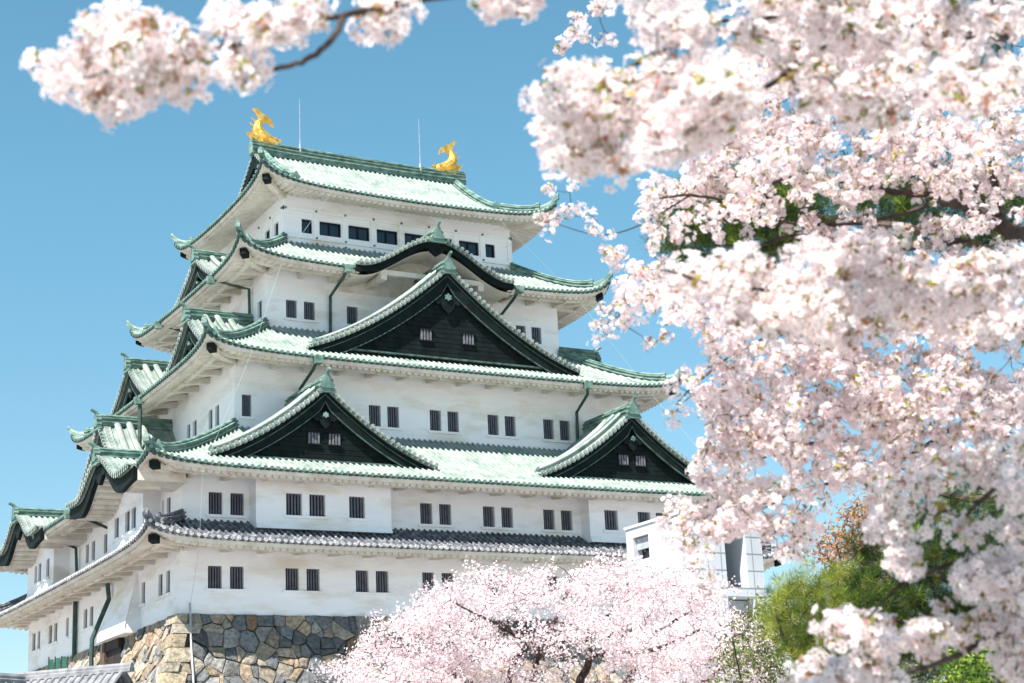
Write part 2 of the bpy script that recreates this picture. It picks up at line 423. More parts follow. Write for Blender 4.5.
def skirt(K, parent, mats, gaps=None, brackets=True, hip=True, caps_mat=None, sides='flbr'):
    gaps = gaps or {}
    mt, mr, mc = mats
    top = MB(); und = MB()
    for side in sides:
        mp = K.map(side); s0, s1 = K.span(side)
        n = int(round((s1-s0)/PITCH_T)); pt = (s1-s0)/n
        fr = np.array([f for f, h in ROWP]); hh = np.array([h for f, h in ROWP])
        s = (s0+(np.arange(n)[:, None]+fr[None, :])*pt).ravel(); h = np.tile(hh, n)
        s = np.append(s, s1); h = np.append(h, 0)
        d = np.minimum(s-s0, s1-s)
        pmax = np.minimum(K.run, d)
        if K.full is not None:
            if side in 'fb': pmax = np.where(d < K.full, d, K.run)
            else: pmax = np.minimum(d, K.side_run)
        p0 = np.zeros_like(s)
        for (g0, g1, gp) in gaps.get(side, ()):
            p0 = np.where((s > g0) & (s < g1), np.interp(s, gp[0], gp[1]), p0)
        J = 8
        t = np.linspace(0, 1, J)
        Pp = p0[:, None]+(np.maximum(pmax, p0)-p0)[:, None]*t[None, :]
        Z = K.z(d[:, None], Pp)+h[:, None]
        A = np.stack([np.repeat(s[:, None], J, 1), Pp, Z], -1)
        # eave lip; on copper roofs its shade is put into the darker colour
        lip0 = A[:, :1].copy(); lip0[..., 2] -= (.13+.22*np.exp(-d/1.1))[:, None]
        lip1 = lip0.copy(); lip1[..., 1] += .2
        top.grid(vmap(mp, A))
        top.grid(vmap(mp, np.concatenate([lip1, lip0, A[:, :1]], 1)), 2)
        # round end tiles
        th = np.arange(8)*math.pi/4
        for i in range(n):
            sc = s0+(i+.5)*pt
            if any(g0 < sc < g1 for g0, g1, gp in gaps.get(side, ())): continue
            zc = float(K.z(min(sc-s0, s1-sc), 0.0))+.01
            top.prism([(sc+.105*math.cos(a), zc+.105*math.sin(a)) for a in th], -.05, .04, mp, 1)
        # underside: fascia band, scalloped rafter plaster
        pr = .40; n2 = int(round((s1-s0)/pr)); ns = n2*6
        q = np.linspace(s0+.02, s1-.02, ns+1); ph = (np.arange(ns+1) % 6)/6.0
        sc = .20*np.sin(math.pi*ph)**.7
        ok = np.ones(len(q), bool)
        for (g0, g1, gp) in gaps.get(side, ()): ok &= ~((q > g0+.2) & (q < g1-.2))
        dq = np.minimum(q-s0, s1-q)
        sc = sc*np.clip((dq-.7)/1.2, 0, 1)
        def col(pp, dz, scal):
            pq = np.minimum(pp, np.maximum(dq, 0.01))
            return np.stack([q, pq, K.zs(dq, pq)+dz-sc*scal], -1)
        ob = K.over
        zt = K.z(dq, 0*dq)-.10
        A = np.stack([np.stack([q, np.minimum(.1, dq), zt], -1), col(.14, .0, 0), col(.30, .02, 0), col(.30, -.0, 1.0), col(ob*.5, .0, 1.0), col(ob+.02, .0, 1.0)], 1)
        idx = np.arange(len(q))
        runs = np.split(idx, np.where(np.diff(ok.astype(int)) != 0)[0]+1)
        for rr in runs:
            if len(rr) > 2 and ok[rr[0]]: und.grid(vmap(mp, A[rr]))
        if brackets:
            pc = 1.15
            qs = np.linspace(s0+pc, s1-pc, 60); dd = np.minimum(qs-s0, s1-qs)
            keepq = [not any(g0 < x < g1 for g0, g1, gp in gaps.get(side, ())) for x in qs]
            seg = []
            pth = [mp(x, pc, float(K.zs(y, pc))-.10) for x, y in zip(qs, dd)]
            rt = np.array(mp(0, 1, 0))-np.array(mp(0, 0, 0))
            start = 0
            for i in range(1, len(qs)+1):
                if i == len(qs) or keepq[i] != keepq[start]:
                    if keepq[start] and i-start > 1:
                        und.sweep(pth[start:i], rt, [(-.14, -.2), (.14, -.2), (.14, 0), (-.14, 0)])
                    start = i
            nb = int((s1-s0-2*ob)/2.02)
            for i in range(nb+1):
                x = s0+ob+.25+(s1-s0-2*ob-.5)*i/nb
                if any(g0 < x < g1 for g0, g1, gp in gaps.get(side, ())): continue
                y = min(x-s0, s1-x)
                za, zb = float(K.zs(y, pc-.3))-.30, float(K.zs(y, ob))-.24
                V = []
                for dx in (-.14, .14):
                    for pp, zz in ((pc-.25, za), (ob, zb-.35), (ob, zb), (pc-.25, za+.26)):
                        V.append(mp(x+dx, pp, zz))
                und.add(V, [(0, 1, 2, 3), (7, 6, 5, 4), (0, 4, 5, 1), (1, 5, 6, 2), (2, 6, 7, 3), (3, 7, 4, 0)])
    roof = top.build('roof', [mt, caps_mat or mc, M_PIPE if mt is M_COPPER else M_GREY], parent)
    # corner beams under the hips
    x0, x1, y0, y1 = K.E
    corners = [(x0, y0, 1, 1), (x1, y0, -1, 1), (x0, y1, 1, -1), (x1, y1, -1, -1)]
    for cx, cy, sx, sy in corners:
        pts = []
        for d in np.linspace(.6, K.over, 8): pts.append((cx+sx*d, cy+sy*d, float(K.zs(d, d))-.18))
        rt = np.array([sx, -sy, 0])/math.sqrt(2)
        und.sweep(pts, rt, [(-.19, -.27), (.19, -.27), (.19, .05), (-.19, .05)])
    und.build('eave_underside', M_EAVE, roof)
    for cx, cy, sx, sy in corners:
        rt = np.array([sx, -sy, 0])/math.sqrt(2)
        c = MB()
        pts = [(cx+sx*d, cy+sy*d, float(K.zs(d, d))-.18) for d in (.42, .72)]
        c.sweep(pts, rt, [(-.22, -.30), (.22, -.30), (.22, .06), (-.22, .06)])
        c.build('beam_cap', M_DARK, roof)
        if not hip: continue
        dmax = K.run if K.full is None else K.full
        h = MB()
        ds = np.linspace(dmax, .95, 24)
        h.sweep([(cx+sx*d, cy+sy*d, float(K.z(d, d))) for d in ds], rt, HIPP)
        ds = np.linspace(.97, -.12, 12)
        h.sweep([(cx+sx*d, cy+sy*d, float(K.z(max(d, 0), max(d, 0)))+.05+max(0, .35-d)**2*.9) for d in ds], rt, LOWP)
        h.build('hip_ridge', mr, roof)
        og = MB()
        f = lambda s, p, z: (cx+sx*(p+s*rt[0]*sx*1.0), cy+sy*p+s*rt[1], z)
        d = .9; zz = float(K.z(d, d))
        def om(s, p, z): return (cx+sx*p+s*rt[0], cy+sy*p+s*rt[1], z)
        og.prism([(a, zz-.05+b) for a, b in ornament_outline(.62)], d-.08, d+.12, om)
        og.build('ridge_end_ornament', M_TRIM if mt is M_COPPER else mr, roof)
    return roof

CU_ = (M_COPPER, M_RIDGE, M_TRIM)
L1 = L-1.0                                    # the lower storeys' far end
K1 = Skirt((-OV, L1+OV, -OV, W+OV), OV+.05, 16.08, 1.42, .9, (.55, .38))
K2 = Skirt((-OV, L1+OV, -OV, W+OV), OV+S3, 19.9, 3.9, .78, (.5, .38))
K3 = Skirt((S3-OV, L-S3+OV, S3-OV, W-S3+OV), OV+S4-S3, 27.6, 3.35, .74, (.75, .42))
K4 = Skirt((S4-OV, L-S4+OV, S4-OV, W-S4+OV), OV+S5-S4, 34.4, 2.95, .74, (1.0, .45))
E5 = (S5-OV+.25, L-S5+OV-.25, S5-OV+.25, W-S5+OV-.25)
K5 = Skirt(E5, W/2-E5[2], 40.25, 5.35, .66, (.9, .62), over=OV-.25, full=2.75, side_run=3.2)
KARA_F = (18.02, 5.45)                        # centre, half width of the curved gable on the front
KN, KFAR, KHW, KHF = 5.2, 23.5, 6.0, 5.6      # curved gables on the left
def f_chidori(u): return (1-u)*(1-.48*u)
def f_kara(u):
    return .5*(1+np.cos(math.pi*np.clip(u, 0, 1)))*(1-.06)+.06*np.clip(u, 0, 1)**4
def f_karal(u):
    return .5*(1+np.cos(math.pi*np.clip(u/.66, 0, 1)))+.05*np.clip((u-.66)/.34, 0, 1)**2
def kgap(K, c, hw, za, zb, f):
    s = np.linspace(c-hw, c+hw, 81); zk = zb+(za-zb)*f(np.abs(s-c)/hw)
    p = np.linspace(0, K.run, 200); zr_ = K.z(9.0, p)
    return (c-hw+.1, c+hw-.1, (s, np.clip(np.interp(zk, zr_, p)-.25, 0, None)))
roof1 = skirt(K1, keep, (M_GREY, M_GREY, M_GREY), caps_mat=M_MORTAR)
roof2 = skirt(K2, keep, CU_, gaps={'l': [kgap(K2, KN, KHW, 21.6, 19.98, f_karal), kgap(K2, KFAR, KHF, 21.6, 19.98, f_karal)]})
roof3 = skirt(K3, keep, CU_)
roof4 = skirt(K4, keep, CU_, gaps={'f': [kgap(K4, KARA_F[0], KARA_F[1], 36.95, 34.55, f_kara)]})
roof5 = skirt(K5, keep, CU_, brackets=False)

# main ridge, verges and gable ends of the top roof
xg0, xg1 = E5[0]+2.75, E5[1]-2.75
yr = W/2; zr = 40.25+5.35
m = MB()
_M = [(.36, -.2), (.36, .08), (.48, .10), (.48, .18), (.32, .20), (.32, .36), (.42, .38), (.42, .45), (.28, .47), (.28, .58), (.38, .60), (.38, .66), (.14, .70), (.18, .78), (.10, .85)]
RP = [(-a, b) for a, b in _M]+[(a, b) for a, b in _M[::-1]]
xs = np.linspace(xg0-.25, xg1+.25, 30)
m.sweep([(x, yr, zr+.12*abs((x-(xg0+xg1)/2)/8)**3) for x in xs], (0, 1, 0), RP)
m.build('main_ridge', M_RIDGE, roof5)
for xv, sg in ((xg0, 1), (xg1, -1)):
    for fy in (1, -1):
        m = MB()
        ps = np.linspace(K5.run, 2.6, 16)
        pth = [(xv+sg*.55, (E5[2]+p if fy == 1 else E5[3]-p), float(K5.z(5.0, p))) for p in ps]
        m.sweep(pth, (1, 0, 0), HIPP)
        m.build('verge_ridge', M_RIDGE, roof5)
        p = 2.5; og = MB()
        yy = (E5[2]+p if fy == 1 else E5[3]-p)
        og.prism([(a, float(K5.z(5.0, p))+b) for a, b in ornament_outline(.62)], -.1, .1, lambda s, q, z: (xv+sg*.55+s, yy+q, z))
        og.build('ridge_end_ornament', M_TRIM, roof5)
    m = MB(); b = MB()
    ps = np.linspace(2.2, K5.run, 16)
    crv = [(E5[2]+p, float(K5.z(5.0, p))) for p in ps]; crv += [(W-y, z) for y, z in crv[-2::-1]]
    crv = np.array(crv)
    A = np.zeros((len(crv), 4, 3))
    for i, (y, z) in enumerate(crv):
        hb = .75+.35*math.exp(-abs(y-yr)/1.0)
        for k, (px, dz) in enumerate(((-.06, -.1), (-.06, -hb), (.2, -hb), (.2, -.1))): A[i, k] = (xv+sg*px, y, z+dz)
    b.grid(A, close=True); b.build('bargeboard', M_DARK, roof5)
    pv = [(y, z-.2) for y, z in crv]
    m.add([(xv+sg*.5, y, z) for y, z in pv]+[(xv+sg*.5, y, 41.6) for y, z in pv], [(i, i+1, i+1+len(pv), i+len(pv)) for i in range(len(pv)-1)])
    m.build('pediment', M_DARK, roof5)
    v_ = MB()
    th = np.arange(8)*math.pi/4
    dist = np.insert(np.cumsum(np.hypot(np.diff(crv[:, 0]), np.diff(crv[:, 1]))), 0, 0)
    for t in np.arange(.1, dist[-1], .36):
        yy = np.interp(t, dist, crv[:, 0]); zz = np.interp(t, dist, crv[:, 1])
        v_.prism([(yy+.12*math.cos(a), zz+.04+.12*math.sin(a)) for a in th], xv-sg*.12, xv+sg*.5, lambda s, p, z: (p, s, z))
    v_.build('verge_tiles', M_COPPER, roof5)

# ---- gables
def gable(mp, c, pf, za, zb, hw, pback, kind='chidori', wins=(), back_wall=None, hb=.8, ridge_to=None, f=None):
    f = f or (f_kara if kind == 'kara' else f_chidori)
    g = MB()
    U = np.linspace(-1, 1, 41)
    S = c+hw*U; Z = zb+(za-zb)*f(np.abs(U))
    n = max(2, int(round((pback-(pf-.2))/PITCH_T)))
    fr = np.array([a for a, h in ROWP]); hh = np.array([h for a, h in ROWP])
    pp = (pf-.2+(np.arange(n)[:, None]+fr[None, :])*PITCH_T).ravel(); h = np.tile(hh, n)
    A = np.zeros((len(S), len(pp), 3)); A[..., 0] = S[:, None]; A[..., 1] = pp[None, :]; A[..., 2] = Z[:, None]+h[None, :]
    g.grid(vmap(mp, A))
    lip = np.stack([np.stack([S, 0*S+pf-.2, Z], -1), np.stack([S, 0*S+pf-.2, Z-.14], -1), np.stack([S, 0*S+pf+.1, Z-.16], -1)], 1)
    g.grid(vmap(mp, lip))
    for e in (0, -1):                          # lower ends
        l2 = np.stack([A[e], A[e]-np.array([0, 0, .14])], 0); g.grid(vmap(mp, l2))
    G = g.build('curved_gable' if kind == 'kara' else 'gable', M_COPPER, keep)
    # verge: short tiles running round the front edge with round ends
    v = MB(); Uf = np.linspace(-1, 1, 400); Sf = c+hw*Uf; Zf = zb+(za-zb)*f(np.abs(Uf))
    dist = np.insert(np.cumsum(np.hypot(np.diff(Sf), np.diff(Zf))), 0, 0)
    k = int(dist[-1]/.36); stp = dist[-1]/k
    tt = (np.arange(k)[:, None]+np.array([0, .22, .36, .5, .64, .78])[None, :]).ravel()*stp
    hv = np.tile(np.array([.02, .02, .10, .135, .10, .02]), k)
    ss = np.interp(tt, dist, Sf); zz = np.interp(tt, dist, Zf)
    A = np.stack([np.stack([ss, 0*ss+q, zz+hv+dz], -1) for q, dz in ((pf-.36, -.2), (pf-.36, 0), (pf+.42, 0), (pf+.42, -.15))], 1)
    v.grid(vmap(mp, A))
    th = np.arange(8)*math.pi/4
    for i in range(k):
        a = (i+.5)*stp; s_ = np.interp(a, dist, Sf); z_ = np.interp(a, dist, Zf)
        v.prism([(s_+.12*math.cos(t), z_+.07+.12*math.sin(t)) for t in th], pf-.42, pf-.33, mp)
    v.build('verge_tiles', M_COPPER, G)
    # descending rails beside the verge
    sd = np.array(mp(0, 1, 0), float)-np.array(mp(0, 0, 0), float)
    if kind != 'kara':
        r = MB()
        for off, rh in ((.80, .36), (1.55, .42), (2.4, .3)):
            for sg in (-1, 1):
                uu = np.linspace(.04, .93, 18)
                pth = [mp(c+sg*hw*x, pf+off, zb+(za-zb)*f(x)+.06) for x in uu]
                r.sweep(pth, sd, [(-.15, -.05), (-.15, rh-.12), (-.2, rh-.1), (-.2, rh-.04), (-.08, rh+.06), (.08, rh+.06), (.2, rh-.04), (.2, rh-.1), (.15, rh-.12), (.15, -.05)])
        r.build('descending_ridge', M_COPPER, G)
        og = MB()
        for sg in (-1, 1):
            s_ = c+sg*hw*.93; z_ = zb+(za-zb)*f(.93)
            og.prism([(s_+a, z_+b) for a, b in ornament_outline(.45)], pf+.62, pf+.82, mp)
        og.build('ridge_end_ornament', M_TRIM, G)
    # bargeboard
    b = MB(); t_ = MB()
    slope = np.abs(np.gradient(Z, S)); vo = hb*np.minimum(np.sqrt(1+slope**2), 1.6)
    if kind == 'kara': vo = hb*(1+.35*np.sin(math.pi*np.abs(U))**2)
    A = np.stack([np.stack([S, 0*S+pf-.12, Z-.1], -1), np.stack([S, 0*S+pf-.12, Z-vo], -1), np.stack([S, 0*S+pf+.14, Z-vo], -1), np.stack([S, 0*S+pf+.14, Z-.1], -1)], 1)
    b.grid(vmap(mp, A), close=True)
    for e in (0, -1): b.add(vmap(mp, A[e]), [(0, 1, 2, 3)])
    b.build('bargeboard', M_DARK, G)
    if kind != 'kara':
        A = np.stack([np.stack([S, 0*S+pf-.15, Z-vo], -1), np.stack([S, 0*S+pf-.15, Z-vo-.06], -1), np.stack([S, 0*S+pf-.02, Z-vo-.06], -1)], 1)[3:-3]
        t_.grid(vmap(mp, A))
        A = np.stack([np.stack([S, 0*S+pf-.14, Z-.42], -1), np.stack([S, 0*S+pf-.14, Z-.47], -1)], 1)
        t_.grid(vmap(mp, A))
        t_.box((c-hw*.86, pf-.05, zb-.02), (c+hw*.86, pf+.25, zb+.08), mp)
        t_.build('board_trim', M_LINE, G)
        d = MB()
        A = np.stack([np.stack([S, 0*S+pf+.2, Z-.3], -1), np.stack([S, 0*S+pf+.2, 0*S+zb-.5], -1)], 1)
        d.grid(vmap(mp, A))
        lim = Z-vo
        for zl in np.arange(zb+.3, lim.max()-.1, .3):
            i_ = np.where(lim > zl)[0]
            if len(i_) > 2: d.box((S[i_[0]]+.05, pf+.165, zl-.14), (S[i_[-1]]-.05, pf+.197, zl+.13), mp)
        d.build('pediment', M_DARK, G)
        za2 = za-hb*1.6
        pz = za2-.35
        o_ = [(0, .35), (.3, .15), (.75, .1), (1.0, -.25), (.7, -.5), (.55, -.35), (.35, -.75), (0, -1.05)]
        o_ = o_+[(-a, z) for a, z in o_[-2:0:-1]]
        k_ = (za-zb)/4.3*.72
        d = MB(); d.prism([(c+a*k_, pz+z*k_) for a, z in o_], pf-.1, pf+.12, mp)
        pd = d.build('pendant', M_DARK, G)
        th = np.arange(12)*math.pi/6
        e = MB(); e.prism([(c+(.26 if i % 2 else .18)*k_*math.cos(t), pz+.02+(.26 if i % 2 else .18)*k_*math.sin(t)) for i, t in enumerate(th)], pf-.2, pf-.08, mp)
        e.build('flower_boss', M_RIDGE, G)
        for (a, b_, z0, z1) in wins:
            w = MB(); w.add([mp(a, pf+.17, z0), mp(b_, pf+.17, z0), mp(b_, pf+.17, z1), mp(a, pf+.17, z1)], [(0, 1, 2, 3)], 0)
            for i in range(4):
                q = a+(b_-a)*(i+.5)/4
                w.box((q-.055, pf+.09, z0), (q+.055, pf+.16, z1), mp, 1)
            w.box((a-.06, pf+.05, z0-.08), (b_+.06, pf+.18, z0), mp, 2)
            w.box((a-.06, pf+.05, z1), (b_+.06, pf+.18, z1+.06), mp, 2)
            w.build('gable_window', [M_PANE, M_BARW, M_DARK], G)
    else:
        w = MB()
        A = np.zeros((len(S), 3, 3))
        for k2, q in enumerate((pf+.15, (pf+back_wall)/2, -.01 if mp is LEFT else back_wall)):
            A[:, k2, 0] = S; A[:, k2, 1] = q; A[:, k2, 2] = Z-.5-hb*.35
        w.grid(vmap(mp, A))
        for e in (0, -1):                      # close the ends between ceiling and roof
            zc = Z[e]-.5-hb*.35
            w.add([mp(S[e], pf+.15, zc), mp(S[e], -.01 if mp is LEFT else back_wall, zc), mp(S[e], -.01 if mp is LEFT else back_wall, Z[e]+.9), mp(S[e], pf+.9, Z[e]+.1), mp(S[e], pf+.15, Z[e]-.12)], [(0, 1, 2, 3, 4)])
        for x in np.arange(c-hw*.8, c+hw*.8, .42) if mp is LEFT else ():   # rafters
            zz_ = float(np.interp(x, S, Z))-.5-hb*.35
            w.box((x-.1, pf+.3, zz_-.14), (x+.1, back_wall, zz_+.02), mp)
        # a beam across the opening and the wall behind it
        for sg in (-1, 1) if mp is FRONT else ():
            w.box((c+sg*hw*.62-.2, pf+.45, zb-.55), (c+sg*hw*.62+.2, back_wall, zb-.2), mp)
        if mp is FRONT:
            w.box((c-hw*.66, pf+.5, zb-.2), (c+hw*.66, pf+.85, zb+.12), mp)
            A = np.stack([np.stack([S, 0*S+back_wall-.01, Z-.3], -1), np.stack([S, 0*S+back_wall-.01, 0*S+zb-.9], -1)], 1)
            w.grid(vmap(mp, A))
        w.build('gable_ceiling', M_EAVE, G)
        d = MB()
        o_ = [(0, .3), (.9, .25), (1.25, 0), (.95, -.22), (.6, -.12), (.35, -.4), (0, -.62)]
        o_ = o_+[(-a, z) for a, z in o_[-2:0:-1]]
        d.prism([(c+a, za-hb-.1+z) for a, z in o_], pf-.16, pf+.05, mp)
        d.build('pendant', M_DARK, G)
    # ridge and its ornament
    r = MB(); side = np.array(mp(1, 0, 0), float)-np.array(mp(0, 0, 0), float)
    pe = ridge_to if ridge_to is not None else pback
    r.sweep([mp(c, q, za+.02) for q in np.linspace(pf-.25, pe, 8)], side, [(a*1.05, b_*1.15) for a, b_ in HIPP])
    r.build('ridge', M_RIDGE, G)
    og = MB()
    k_ = .78
    og.prism([(c+a*k_, za-.15+z*k_) for a, z in ornament_outline()], pf-.5, pf-.2, mp)
    og.prism([(c+a*k_*1.35, za-.38+z*k_*.5) for a, z in ornament_outline()], pf-.44, pf-.24, mp)
    og.tube([mp(c, pf-.3, za+.55), mp(c, pf-.5, za+.78), mp(c, pf-.78, za+.9)], [.12, .11, .09], 7)
    og.build('ridge_end_ornament', M_TRIM, G)
    return G
def mirror(mp): return mp
gable(FRONT, 7.97, -.5, 25.15, 20.95, 6.75, S3-.02, wins=[(7.0, 7.72, 21.95, 22.55), (8.22, 8.94, 21.95, 22.55)])
gable(FRONT, 28.07, -.5, 25.15, 20.95, 6.75, S3-.02, wins=[(27.1, 27.82, 21.95, 22.55), (28.32, 29.04, 21.95, 22.55)])
gable(FRONT, 18.02, 3.7, 34.5, 28.75, 9.15, S4-.02, wins=[(16.15, 16.95, 29.85, 30.5), (19.05, 19.85, 29.85, 30.5)], hb=.95)
gable(FRONT, KARA_F[0], S4-OV-.05, 36.95, 34.55, KARA_F[1], S5-.02, 'kara', back_wall=S4-.02, hb=.5)
for mp in (LEFT, RIGHT):
    gable(mp, 15.9, .3, 26.15, 21.35, 6.2, S3-.02)
    gable(mp, 9.9, 3.85, 31.65, 28.55, 4.9, S4-.02)
    gable(mp, 21.9, 3.85, 31.65, 28.55, 4.9, S4-.02)
    gable(mp, 15.9, 6.4, 37.6, 35.15, 4.6, S5-.02)
gable(LEFT, KN, -OV-.08, 21.6, 19.98, KHW, 3.9, 'kara', back_wall=-1.0, hb=.72, f=f_karal)
gable(LEFT, KFAR, -OV-.08, 21.6, 19.98, KHF, 3.9, 'kara', back_wall=-1.0, hb=.72, f=f_karal)

# ---- golden fish on the ridge
FS = 1.05
def fish(x, face):
    m = MB()
    def q(a, h): return (x+face*a*FS, yr, zr+.72+h*FS)
    spine = [(.95, .22), (.70, .26), (.38, .30), (.02, .40), (-.30, .68), (-.42, 1.02), (-.36, 1.34), (-.24, 1.62), (-.2, 1.82)]
    rad = [.2, .32, .4, .46, .44, .37, .27, .17, .07]
    from_ = np.array(spine); t = np.linspace(0, 1, len(spine)); tt = np.linspace(0, 1, 22)
    sp = np.stack([np.interp(tt, t, from_[:, 0]), np.interp(tt, t, from_[:, 1])], 1)
    for _ in range(2): sp[1:-1] = (sp[:-2]+2*sp[1:-1]+sp[2:])/4
    m.tube([q(a, h) for a, h in sp], np.interp(tt, t, rad)*FS, 10)
    mp = lambda s, p, z: (x+face*s*FS, yr+p*FS, zr+.72+z*FS)
    m.prism([(.62, .02), (1.05, .0), (1.1, .1), (.75, .14)], -.16, .16, mp)          # lower jaw
    m.prism([(.98, .3), (1.18, .38), (1.1, .5), (.85, .46), (.6, .6), (.5, .48)], -.14, .14, mp)  # brow and snout
    m.prism([(-.32, 1.5), (-.42, 1.95), (-.74, 2.4), (-.46, 2.42), (-.14, 2.14), (.14, 2.02), (.42, 1.86), (.62, 1.5), (.66, 1.3), (.4, 1.5), (.08, 1.58), (-.05, 1.42)], -.1, .1, mp)    # tail fan
    for a, h, b in ((-.58, .62, .34), (-.70, 1.05, .36), (-.62, 1.4, .3), (-.35, .34, .3)):
        m.prism([(a+.3, h-.2), (a-b*.75, h+.34), (a+.02, h+.2), (a+.28, h+.26)], -.05, .05, mp)
    m.prism([(-.1, -.02), (-.7, .18), (-1.12, .66), (-.62, .52), (-.25, .45)], -.25, .2, mp)
    for sg in (-1, 1):                                                            # pectoral fins and eyes
        m.prism([(.1, .3), (-.25, .75), (-.1, .9), (.32, .5)], sg*.36-.04, sg*.36+.04, mp)
        m.tube([mp(.72, sg*.22, .42), mp(.74, sg*.36, .43)], [.09, .05], 8)
    m.prism([(-.5, -.12), (.9, -.12), (.8, .12), (-.4, .14)], -.3, .3, mp)
    o = m.build('fish_ornament', M_GOLD, keep); return o
o = fish(xg0+.7, 1); o['label'] = 'golden dolphin-like fish ornament with raised tail on the left ridge end'
o = fish(xg1-1.0, -1); o['label'] = 'golden dolphin-like fish ornament with raised tail on the right ridge end'
for x in (13.4, 22.5):
    m = MB()
    m.tube([(x, yr-.3, zr+.3), (x, yr-.3, zr+1.0)], [.1, .08], 8)
    m.tube([(x, yr-.3, zr+1.0), (x, yr-.3, zr+1.5), (x, yr-.3, zr+4.4)], [.04, .024, .014], 6)
    m.build('lightning_rod', M_STEEL, keep)

# ---- downspouts and wires, laid on the faces they hang on
def on(axis, val, u, v):
    R = CD+CR*(u-512)/F-CU*(v-341.5)/F; t = (val-CAM[axis])/R[axis]; return CAM+R*t
def spout(pts, hopper=True, r=.1):
    m = MB(); m.tube(pts, r, 8)
    o = m.build('downspout', M_PIPE, keep)
    if hopper:
        h = MB(); p = np.array(pts[0]); h.prism([(-.28, -.32), (.28, -.32), (.38, .12), (-.38, .12)], -.2, .2, lambda s, q, z: (p[0]+s*.7, p[1]+q, p[2]+z))
        h.build('hopper', M_RIDGE, o)
y4, y3 = S4-OV, S3-OV
spout([(12.05, y4-.05, 34.35), (11.98, y4+.5, 33.9), (11.9, S4-.25, 33.2), (11.9, S4-.16, 30.7)])
spout([(23.95, y4-.05, 34.35), (23.9, y4+.5, 33.9), (23.85, S4-.25, 33.2), (23.85, S4-.16, 30.7)])
spout([(8.65, y3-.05, 27.5), (8.6, y3+.5, 27.0), (8.55, S3-.25, 26.3), (8.55, S3-.16, 24.2)])
spout([(26.7, y3-.05, 27.5), (27.0, y3+.5, 27.0), (27.3, S3-.25, 26.3), (27.3, S3-.16, 24.0)])
spout([(y4, 9.9, 34.3), (y4+1.5, 9.9, 34.0), (S4-.2, 9.9, 33.9), (S4-.16, 9.9, 31.0)])
spout([(y4, 20.2, 34.3), (y4+1.5, 20.2, 34.0), (S4-.2, 20.2, 33.9), (S4-.16, 20.2, 31.0)])
spout([(y3, 14.2, 27.5), (y3+.1, 14.2, 27.0), (y3+.1, 14.2, 22.9)], r=.13)
spout([(-OV, 12.2, 19.9), (-1.3, 12.25, 19.5), (-.25, 12.3, 19.1), (-.17, 12.3, 17.6)])
spout([(-OV, 19.6, 19.9), (-1.3, 19.5, 19.5), (-.25, 19.45, 19.1), (-.17, 19.45, 17.6)])
spout([(-.3, 12.25, 15.9), (-.2, 12.25, 15.0), (-1.12, 12.3, 12.7), (-1.15, 12.3, 10.4)], False, .14)
spout([(-.3, 19.6, 16.4), (-.17, 19.6, 15.8), (-.17, 19.6, 11.2)], False, .14)
def wire(pts, r=.009):
    m = MB(); m.tube(pts, r, 5); m.build('lightning_wire', M_WIRE, keep)
wire([on(1, 7.05, 332, 192), on(1, 4.95, 282, 262), on(1, 1.9, 252, 352), on(1, -2.75, 203, 470), on(1, -2.75, 199, 548), on(1, -.1, 190, 608)])
wire([on(1, 7.05, 497, 217), on(1, 4.95, 576, 297), on(1, 1.9, 648, 390), on(1, -2.75, 724, 478)])
m = MB(); m.tube([on(1, -.12, 190, 603), on(1, -.6, 191, 640), on(1, -1.6, 194, 690), on(1, -3, 196, 780)], .055, 6); m.build('conduit', M_STEEL, keep)
place(keep, (L/2, W/2, ZB))

# ------------------------------------------------------------------ stone base
base = thing('stone_base', 'rough battered stone block base wall under the white keep', 'stone wall')
def flare(h): return .26*h+.017*h*h+.06
H = ZB
core = MB()
hs = np.linspace(0, H, 10)
rings = []
for h in hs:
    e = flare(h)-.22
    rings.append([(-e, -e, H-h), (L1+e, -e, H-h), (L1+e, W+e, H-h), (-e, W+e, H-h)])
core.grid(np.array(rings), close=True)
core.add([(-.1, -.1, H-.03), (L1+.1, -.1, H-.03), (L1+.1, W+.1, H-.03), (-.1, W+.1, H-.03)], [(0, 1, 2, 3)])
core.build('rubble_core', M_JOINT, base)
TONES = .72*np.array([(.42, .33, .23), (.37, .31, .24), (.22, .23, .24), (.165, .175, .185), (.30, .20, .13), (.46, .41, .34), (.31, .30, .29), (.14, .145, .15)])
def clip(poly, n, c):
    out = []
    for i in range(len(poly)):
        a, b = poly[i], poly[(i+1) % len(poly)]
        da, db = a@n-c, b@n-c
        if da <= 0: out.append(a)
        if (da < 0) != (db < 0): out.append(a+(b-a)*(da/(da-db)))
    return out
